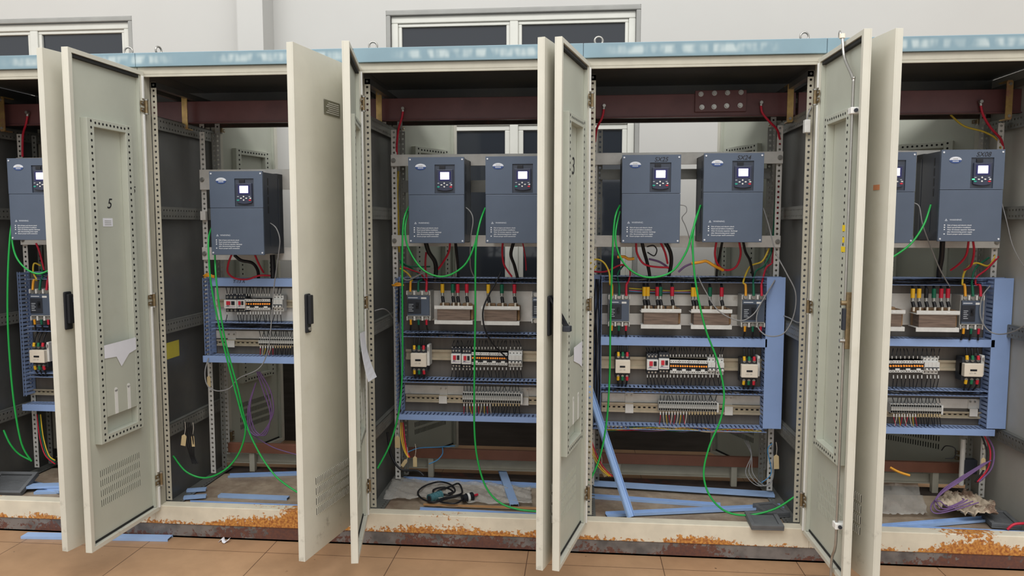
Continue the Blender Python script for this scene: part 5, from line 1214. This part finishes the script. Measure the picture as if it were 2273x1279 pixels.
strip((508, 1056), (690, 1050), .04, 'blue strip at the rear of the single-drive cabinet floor', flip=True)
strip((415, 1089), (458, 1086), .03, lift=.008, lab= 'rear of two blue strip ends left of the green loop')
strip((408, 1105), (458, 1101), .03, lift=.008, lab= 'front of two blue strip ends left of the green loop')
strip((893, 1063), (1235, 1080), .045, 'blue strip behind the plastic sheet, middle cabinet', flip=True)
strip((1106, 1022), (1142, 1122), .042, 'blue strip lying front to back, middle cabinet', lift=0.013)
strip((930, 1132), (1235, 1148), .042, 'blue strip along the front sill, middle cabinet', flip=True, lift=.002)
strip((1318, 1073), (1718, 1098), .055, 'wide flat blue strip across the floor, leaning-strip cabinet', lift=.012)
strip((1303, 1101), (1600, 1122), .04, 'blue strip under the others, leaning-strip cabinet', flip=True)
strip((1346, 1142), (1736, 1124), .042, 'blue strip slanting along the front, leaning-strip cabinet', flip=True, lift=.006)
strip((1304, 852, .30), (1401, 1148, .07), .04, 'long blue strip leaning against the left duct', flip=True)
strip((1900, 1175), (2235, 1148), .045, 'rear blue strip under the cloth, rightmost cabinet', flip=True, lift=.004)
strip((1900, 1168), (2282, 1186), .042, 'front blue strip along the sill, rightmost cabinet', flip=True)
strip((55, 1080), (150, 1077), .05, 'upper blue strip on the floor of the leftmost cabinet', lift=.02)
strip((60, 1072), (140, 1090), .045, 'slanting blue strip on the floor of the leftmost cabinet', lift=.006)
strip((80, 1092), (150, 1090), .045, 'front blue strip on the floor of the leftmost cabinet')
strip((54, 1189), (378, 1195), .05, 'blue strip lying on the tiled floor below the door', z=0.0005)
# ------------------------------------------------------------------ things left on the cabinet floors
def sheet_mesh(corners, nx, ny, amp, seed, M, z0):
    rnd = random.Random(seed); b = MB(); vs = []
    ph = [rnd.uniform(0, 6) for _ in range(6)]
    for j in range(ny+1):
        for i in range(nx+1):
            u, v = i/nx, j/ny
            p = (corners[0]*(1-u)+corners[1]*u)*(1-v)+(corners[3]*(1-u)+corners[2]*u)*v
            hgt = amp*(0.5+0.5*sin(9*u+ph[0]+4*v)*cos(7*v+ph[1]))+amp*0.5*abs(sin(23*u+11*v+ph[2]))+amp*.3*abs(sin(41*v-17*u+ph[3]))+rnd.uniform(0, amp*.25)
            vs.append((p.x+rnd.uniform(-.004, .004), p.y+rnd.uniform(-.004, .004), z0+hgt))
    n = len(vs); W_ = nx+1
    fs = [(j*W_+i, j*W_+i+1, (j+1)*W_+i+1, (j+1)*W_+i) for j in range(ny) for i in range(nx)]
    b.add(vs, fs, M, True); return b
plast = bpy.data.materials.new('clear_plastic_film'); plast.use_nodes = True
pb = plast.node_tree.nodes['Principled BSDF']; pb.inputs['Base Color'].default_value = (*lin((216, 212, 204)), 1); pb.inputs['Roughness'].default_value = 0.1
pb.inputs['Alpha'].default_value = 0.38; pb.inputs['Specular IOR Level'].default_value = 0.8
MATS['plast'] = plast
def solid(o, t):
    m_ = o.modifiers.new('thickness', 'SOLIDIFY'); m_.thickness = t; m_.offset = 1; return o
solid(one('plastic_sheet', sheet_mesh([atz(850, 1112, ZP), atz(1180, 1127, ZP), atz(1178, 1088, ZP), atz(876, 1068, ZP)], 60, 24, .016, 3, plast, ZP+.001), 'crumpled clear plastic sheet on the floor, middle cabinet', 'plastic sheet'), .0006)
solid(one('plastic_sheet', sheet_mesh([atz(1945, 1150, ZP), atz(2060, 1150, ZP), atz(2035, 1078, ZP), atz(1945, 1055, ZP)], 22, 18, .016, 5, plast, ZP+.001), 'crumpled plastic sheet behind the blue strips, rightmost cabinet', 'plastic sheet'), .0006)
b = MB(); a, c = atz(940, 1127, ZP), atz(1235, 1135, ZP)
b.box(a.x, c.x, a.y-.006, a.y+.008, ZP+.012, ZP+.018, wood_m); one('wooden_slat', b, 'thin pale wooden slat on the plastic sheet edge', 'slat')
# sensor cable with a teal connector and a black connector
t = thing('connector_cable', atz(1000, 1108, ZP+.02), 'coiled black cable with teal and black connectors on the plastic sheet', 'connector cable')
o = Vector(t.location); zz = ZP+.03
def Q(px, py, dz=0): return atz(px, py, zz+dz)-o
b = MB(); b.tube([Q(966, 1100), Q(962, 1088), Q(985, 1082), Q(1004, 1090), Q(1000, 1098), Q(985, 1098), Q(970, 1092), Q(1000, 1080, .004), Q(1018, 1074, .004), Q(1026, 1090), Q(1020, 1098, .006), Q(985, 1106), Q(978, 1114), Q(1010, 1118), Q(1028, 1108)], .0045, black_c, n=8, sub=6)
b.tube([Q(1025, 1100), Q(1005, 1104), Q(990, 1108), Q(960, 1115), Q(935, 1106), Q(928, 1092), Q(945, 1078), Q(975, 1070), Q(1000, 1076), Q(1010, 1090), Q(995, 1096)], .0045, black_c, n=8, sub=6)
b.build('cord', t)
def conn(p0, p1, r, M, rings, nm):
    q = MB(); q.cyl(p0, p1, r*.86, M, n=16)
    d = (p1-p0)
    for f in rings: q.cyl(p0+d*f, p0+d*(f+.13), r, M, n=16)
    q.cyl(p0-d*.012, p0+d*.02, r*.62, dark_p, n=14); return q.build(nm, t)
conn(Q(953, 1107), Q(979, 1098), .021, mat('teal_grey_connector', (84, 132, 140), .35, .2, var=.1, scale=40), (0, .3, .6, .85), 'plug')
k_ = conn(Q(1049, 1102), Q(1027, 1107), .021, black_p, (0, .5), 'socket')
q = MB(); q.cyl(Q(1048, 1102), Q(1060, 1098), .006, red_c, n=10); q.build('red_cap', t)
q = MB(); q.cyl(Q(1041, 1104), Q(1036, 1105), .0213, lgrey_p, n=16); q.build('label_band', t)
# vent grilles
def vent(c, lx, ly, rz, tilt, lab):
    t = tag(empty('vent_grille', c), lab, 'vent grille'); t.rotation_euler = (tilt, 0, rz)
    b = MB(); b.box(-lx/2, lx/2, -ly/2, ly/2, 0, .008, vent_m)
    for a in ((-lx/2, lx/2, -ly/2, -ly/2+.018), (-lx/2, lx/2, ly/2-.018, ly/2), (-lx/2, -lx/2+.018, -ly/2+.018, ly/2-.018), (lx/2-.018, lx/2, -ly/2+.018, ly/2-.018)): b.box(a[0], a[1], a[2], a[3], .008, .024, vent_m)
    b.build('frame', t, bevel=.002)
    q = MB()
    for i in range(12): q.box(-lx/2+.02, lx/2-.02, -ly/2+.024+i*(ly-.048)/12, -ly/2+.03+i*(ly-.048)/12, .008, .019, vent_m)
    q.build('louvre', t)
p = atz(1688, 1150, .155); vent((p.x, .04, .156), .14, .13, 0.03, .12, 'grey vent grille resting over the front sill, leaning-strip cabinet')
p = atz(1738, 1112, .14); vent((2.895, .235, .131), .11, .14, .3, .0, 'grey vent grille lying behind the first, leaning-strip cabinet')
p = at(12, 1066, .2); vent((-.885, .2, .151), .2, .15, 0.05, .42, 'dark grey vent grille propped in the leftmost cabinet')
p = atz(2245, 1135, .14); vent((3.9, .22, .13), .12, .18, -.15, .0, 'dark vent panel at the right, rightmost cabinet')
# dirty cloth
b = sheet_mesh([atz(2072, 1152, ZP), atz(2212, 1176, ZP), atz(2205, 1140, ZP), atz(2100, 1112, ZP)], 34, 20, .034, 9, rag_m, ZP+.022)
solid(one('rag', b, 'crumpled dirty cloth over the blue strip, rightmost cabinet', 'cloth'), .003)
# small clamp block at the rear of the rightmost cabinet
t = thing('clamp_block', at(2150, 1050, .5), 'dark clamp block at the rear, rightmost cabinet', 'clamp')
b = MB(); b.box(-.03, .03, -.02, .02, 0, .07, dark_p); b.build('block', t, bevel=.004)
b = MB(); b.cyl((-.035, -.005, -.06), (-.035, -.005, .17), .012, galv_l, n=12); b.build('stem', t)
# scrap of paper on the tiles
p = atz(508, 1193, .003); b = MB()
pts = [(p.x-.024+.006*i, -.03+.012*sin(i*.9), .001+.012*abs(sin(i*.55))) for i in range(9)]
vs = [(x, y-.012+.004*cos(i), z) for i, (x, y, z) in enumerate(pts)]+[(x, y+.012, z+.004) for x, y, z in pts]
b.add(vs, [(i, i+1, 10+i, 9+i) for i in range(8)], paper_m, True)
solid(one('paper_scrap', b, 'small white paper scrap on the tiled floor', 'paper'), .0006)
